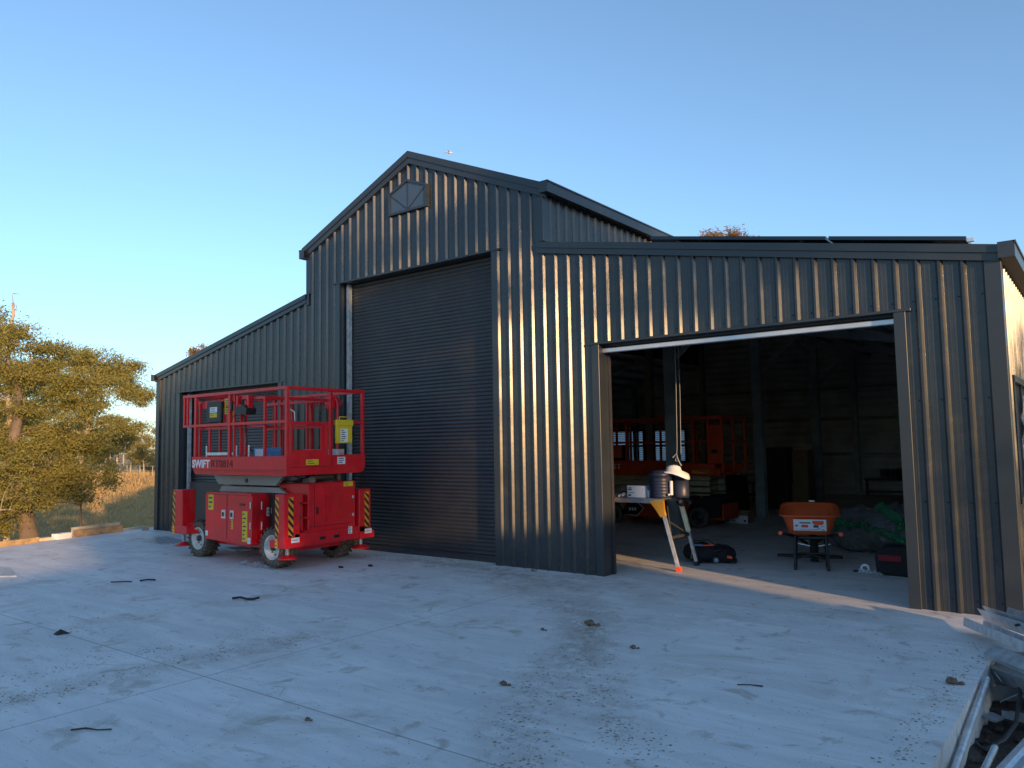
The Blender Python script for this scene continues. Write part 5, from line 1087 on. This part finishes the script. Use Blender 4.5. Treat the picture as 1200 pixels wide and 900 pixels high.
# far row: four source trees, then copies
src = []
for k in range(4):
    rk = random.Random(60+k); h_ = 8+k*.7
    src.append(tree('slender_gum', (0,0,0), [(0,0,0),(rk.uniform(-.3,.3),rk.uniform(-.3,.3),h_*.35),(rk.uniform(-.5,.5),rk.uniform(-.5,.5),h_*.62),(rk.uniform(-.5,.5),0,h_*.85)], [(rk.uniform(-.8,.8),rk.uniform(-.8,.8),h_*.82,1.6,1.6,1.1,16),(1.2,-.5,h_*.66,1.5,1.5,.9,13),(-1.3,.6,h_*.62,1.6,1.6,.9,14),(rk.uniform(-1,1),1,h_*.48,1.3,1.3,.7,8)], 60+k, M['leaf2'], M['palebark'], 75, .34, .75, 'x', 'far trees along the crest of the paddock', r0=.17, twigs=False))
rnd = random.Random(4); first = [True]*4; lab = 'slender pale trunked gum in the far row along the crest of the paddock'
def far_tree(px_az, dist, s, k, label=lab):
    x = -dist*math.cos(px_az); y = dist*math.sin(px_az)
    o = src[k] if first[k] else copy_tree(src[k]); first[k] = False
    o.location = (x, y, gz(x,y)-.05); o.scale = (s,s,s*rnd.uniform(.9,1.1)); o.rotation_euler.z = rnd.uniform(0,6.28); o['label'] = label; o['category'] = 'tree'; o['group'] = 'far trees along the crest of the paddock'
az0 = math.atan2(33,104); az1 = math.atan2(54,97)
for i in range(30):
    f = (i+rnd.uniform(-.3,.3))/29; far_tree(az0+(az1-az0)*f, rnd.uniform(63,100), rnd.uniform(.42,.62), i % 4)
for i in range(16):
    f = (i+rnd.uniform(-.3,.3))/15; far_tree(az0-.45+.43*f, rnd.uniform(60,95), rnd.uniform(.55,.85), i % 4)
# unseen clump added to tone down the reflection in the right side wall
for i in range(9):
    o = copy_tree(src[i % 4]); x = 1.5+i*2.6; y = 34+(i*7 % 11)
    o.location = (x, y, gz(x,y)-.05); o.scale = (.75,.75,.75+.03*(i % 3)); o.rotation_euler.z = i*1.3; tag(o, 'gum in the clump growing beyond the right hand side wall of the shed', 'tree', 'trees beyond the right side wall')
# trees whose tops show over the roofs
tree('gum_tree', (-60.5,35.6,-.9), [(0,0,0),(.2,0,4),(.1,.3,7.5),(.3,.2,10)], [(.0,0,10.9,.8,.8,.6,9),(1.6,1.0,10.8,1.1,1.1,.4,10),(-.8,1,8,2.2,2.2,1.2,30)], 71, M['leafdry'], M['palebark'], 130, .22, .5, 'gum whose small tuft shows over the left wing roof', r0=.2)
tree('dead_tree', (-44.5,32.7,-.6), [(0,0,0),(.2,0,4),(.1,.3,8.5),(.3,.2,12)], [(0,0,11.8,1.4,1.4,1.0,18),(0,0,8,2.5,2.5,2,20)], 75, M['leaf'], M['palebark'], 0, .06, .4, 'leafless tree whose twigs show at the step of the roof', r0=.16)
tree('gum_tree', (-17.4,41.5,-.5), [(0,0,0),(.2,0,5),(.1,.3,9),(.3,.2,12.5)], [(.2,-.3,13.3,1.6,1.6,.8,36),(2.2,1.4,12.9,1.5,1.5,.5,24),(-1.9,-1.0,13.0,1.4,1.4,.5,26),(-3.2,-2.0,12.7,1.0,1.0,.4,14),(3.8,2.4,12.6,1.2,1.2,.35,16),(0,0,10.5,3,3,1.5,40)], 77, M['leafdry'], M['palebark'], 130, .16, .42, 'brown leaved tree showing over the right wing solar panels', r0=.25)
# unseen trees added up-sun, crowns sized to shade the yard and walls
for i, (r_, s, z_, h_, wd, nc, lf, sd) in enumerate(((15.5,-9.5,3.6,2.2,1.6,24,60,81),(15,-4.5,4.0,1.8,1.3,18,60,82),(16,1.3,3.6,4.2,1.2,60,110,83),(15.5,3.3,3.9,5.7,1.5,170,150,84),(17,6.3,2.6,7.6,1.75,90,110,85),(20,3.0,1.5,7.9,1.5,90,110,86),(14,8.9,-.4,5.6,1.35,95,60,87))):
    p = SD*r_+Nn*s; top = h_-.6
    tree('gum_tree', (p.x,p.y,z_), [(0,0,0),(.1,0,h_*.35),(-.1,.1,h_*.62),(0,0,h_*.85)], [(0,0,h_*(.52 if i < 4 or i == 5 else .78),wd,wd,h_*(.46 if i < 4 or i == 5 else .20 if i == 4 else .30),nc)], sd, M['leaf'], M['bark'], lf, .20, .50, ['low shade tree at the far end of the spoil bank','low round shade tree in the left half of the spoil bank','middle shade tree on the spoil bank','dense shade tree right of the middle of the spoil bank','tall shade tree with a bare lower trunk beyond the right end of the spoil bank','shade tree behind the middle of the spoil bank','small shade tree on flat ground past the right end of the spoil bank'][i], 'shade trees along the spoil bank', r0=.16)
# dry grass tufts
b = MB(); rnd = random.Random(9)
for _ in range(42000):
    d = 17+ (rnd.random()**1.6)*55; a = rnd.uniform(math.atan2(4,20), math.atan2(15.5,19)); x, y = -d*math.cos(a), d*math.sin(a)
    if x > -16.4-(y-8)*.2: continue
    z = gz(x,y); s = rnd.uniform(.04,.13)*(1+d/50)
    for k in range(3):
        t_ = rnd.uniform(0,6.28); w_ = s*.10; dx, dy = math.cos(t_), math.sin(t_); ex, ey = rnd.uniform(-.4,.4)*s, rnd.uniform(-.4,.4)*s
        n = len(b.v); b.v += [(x-dx*w_,y-dy*w_,z-.02),(x+dx*w_,y+dy*w_,z-.02),(x+ex,y+ey,z+s)]; b.f.append([n,n+1,n+2]); b.m.append(0); b.sm.append(False)
tag(b.build('dry_grass', M['grass'], fix=False), 'dry golden tussock grass covering the paddock', 'grass', kind='stuff')
# wire fence at the crest
fc = thing('wire_fence', (-57,25,gz(-57,25)), 'low post and wire fence along the crest in front of the far trees', 'fence'); pts = []
for i in range(16):
    a = az0+(az1-az0)*i/15; d = 61.5; x, y = -d*math.cos(a), d*math.sin(a); z = gz(x,y); pts.append((x,y,z)); b = MB(); b.bar((x,y,z-.2),(x,y,z+.7),.045,.045); b.build('post', M['palebark'], fc)
b = MB()
for h_ in (.35,.68): b.tube([(x,y,z+h_) for x,y,z in pts], .008, 4)
b.build('wire', M['zincold'], fc)
# bird
b = MB(); c_ = Vector((-40.26,44.48,24.7)); b.tube([c_+Vector((-.28,-.2,0)), c_+Vector((-.1,-.07,.03)), c_+Vector((.15,.1,.02)), c_+Vector((.32,.22,0))], [.01,.05,.045,.006], 8)
for s in (-1,1): b.add([tuple(c_), tuple(c_+Vector((.12,.1,0))), tuple(c_+Vector((-s*.35,s*.5,.14))), tuple(c_+Vector((-s*.5,s*.66,.05)))], [(0,1,2),(0,2,3)])
recenter(b.build('bird', M['paper'], fix=False), 'tiny white bird in the sky above the gable', 'bird')
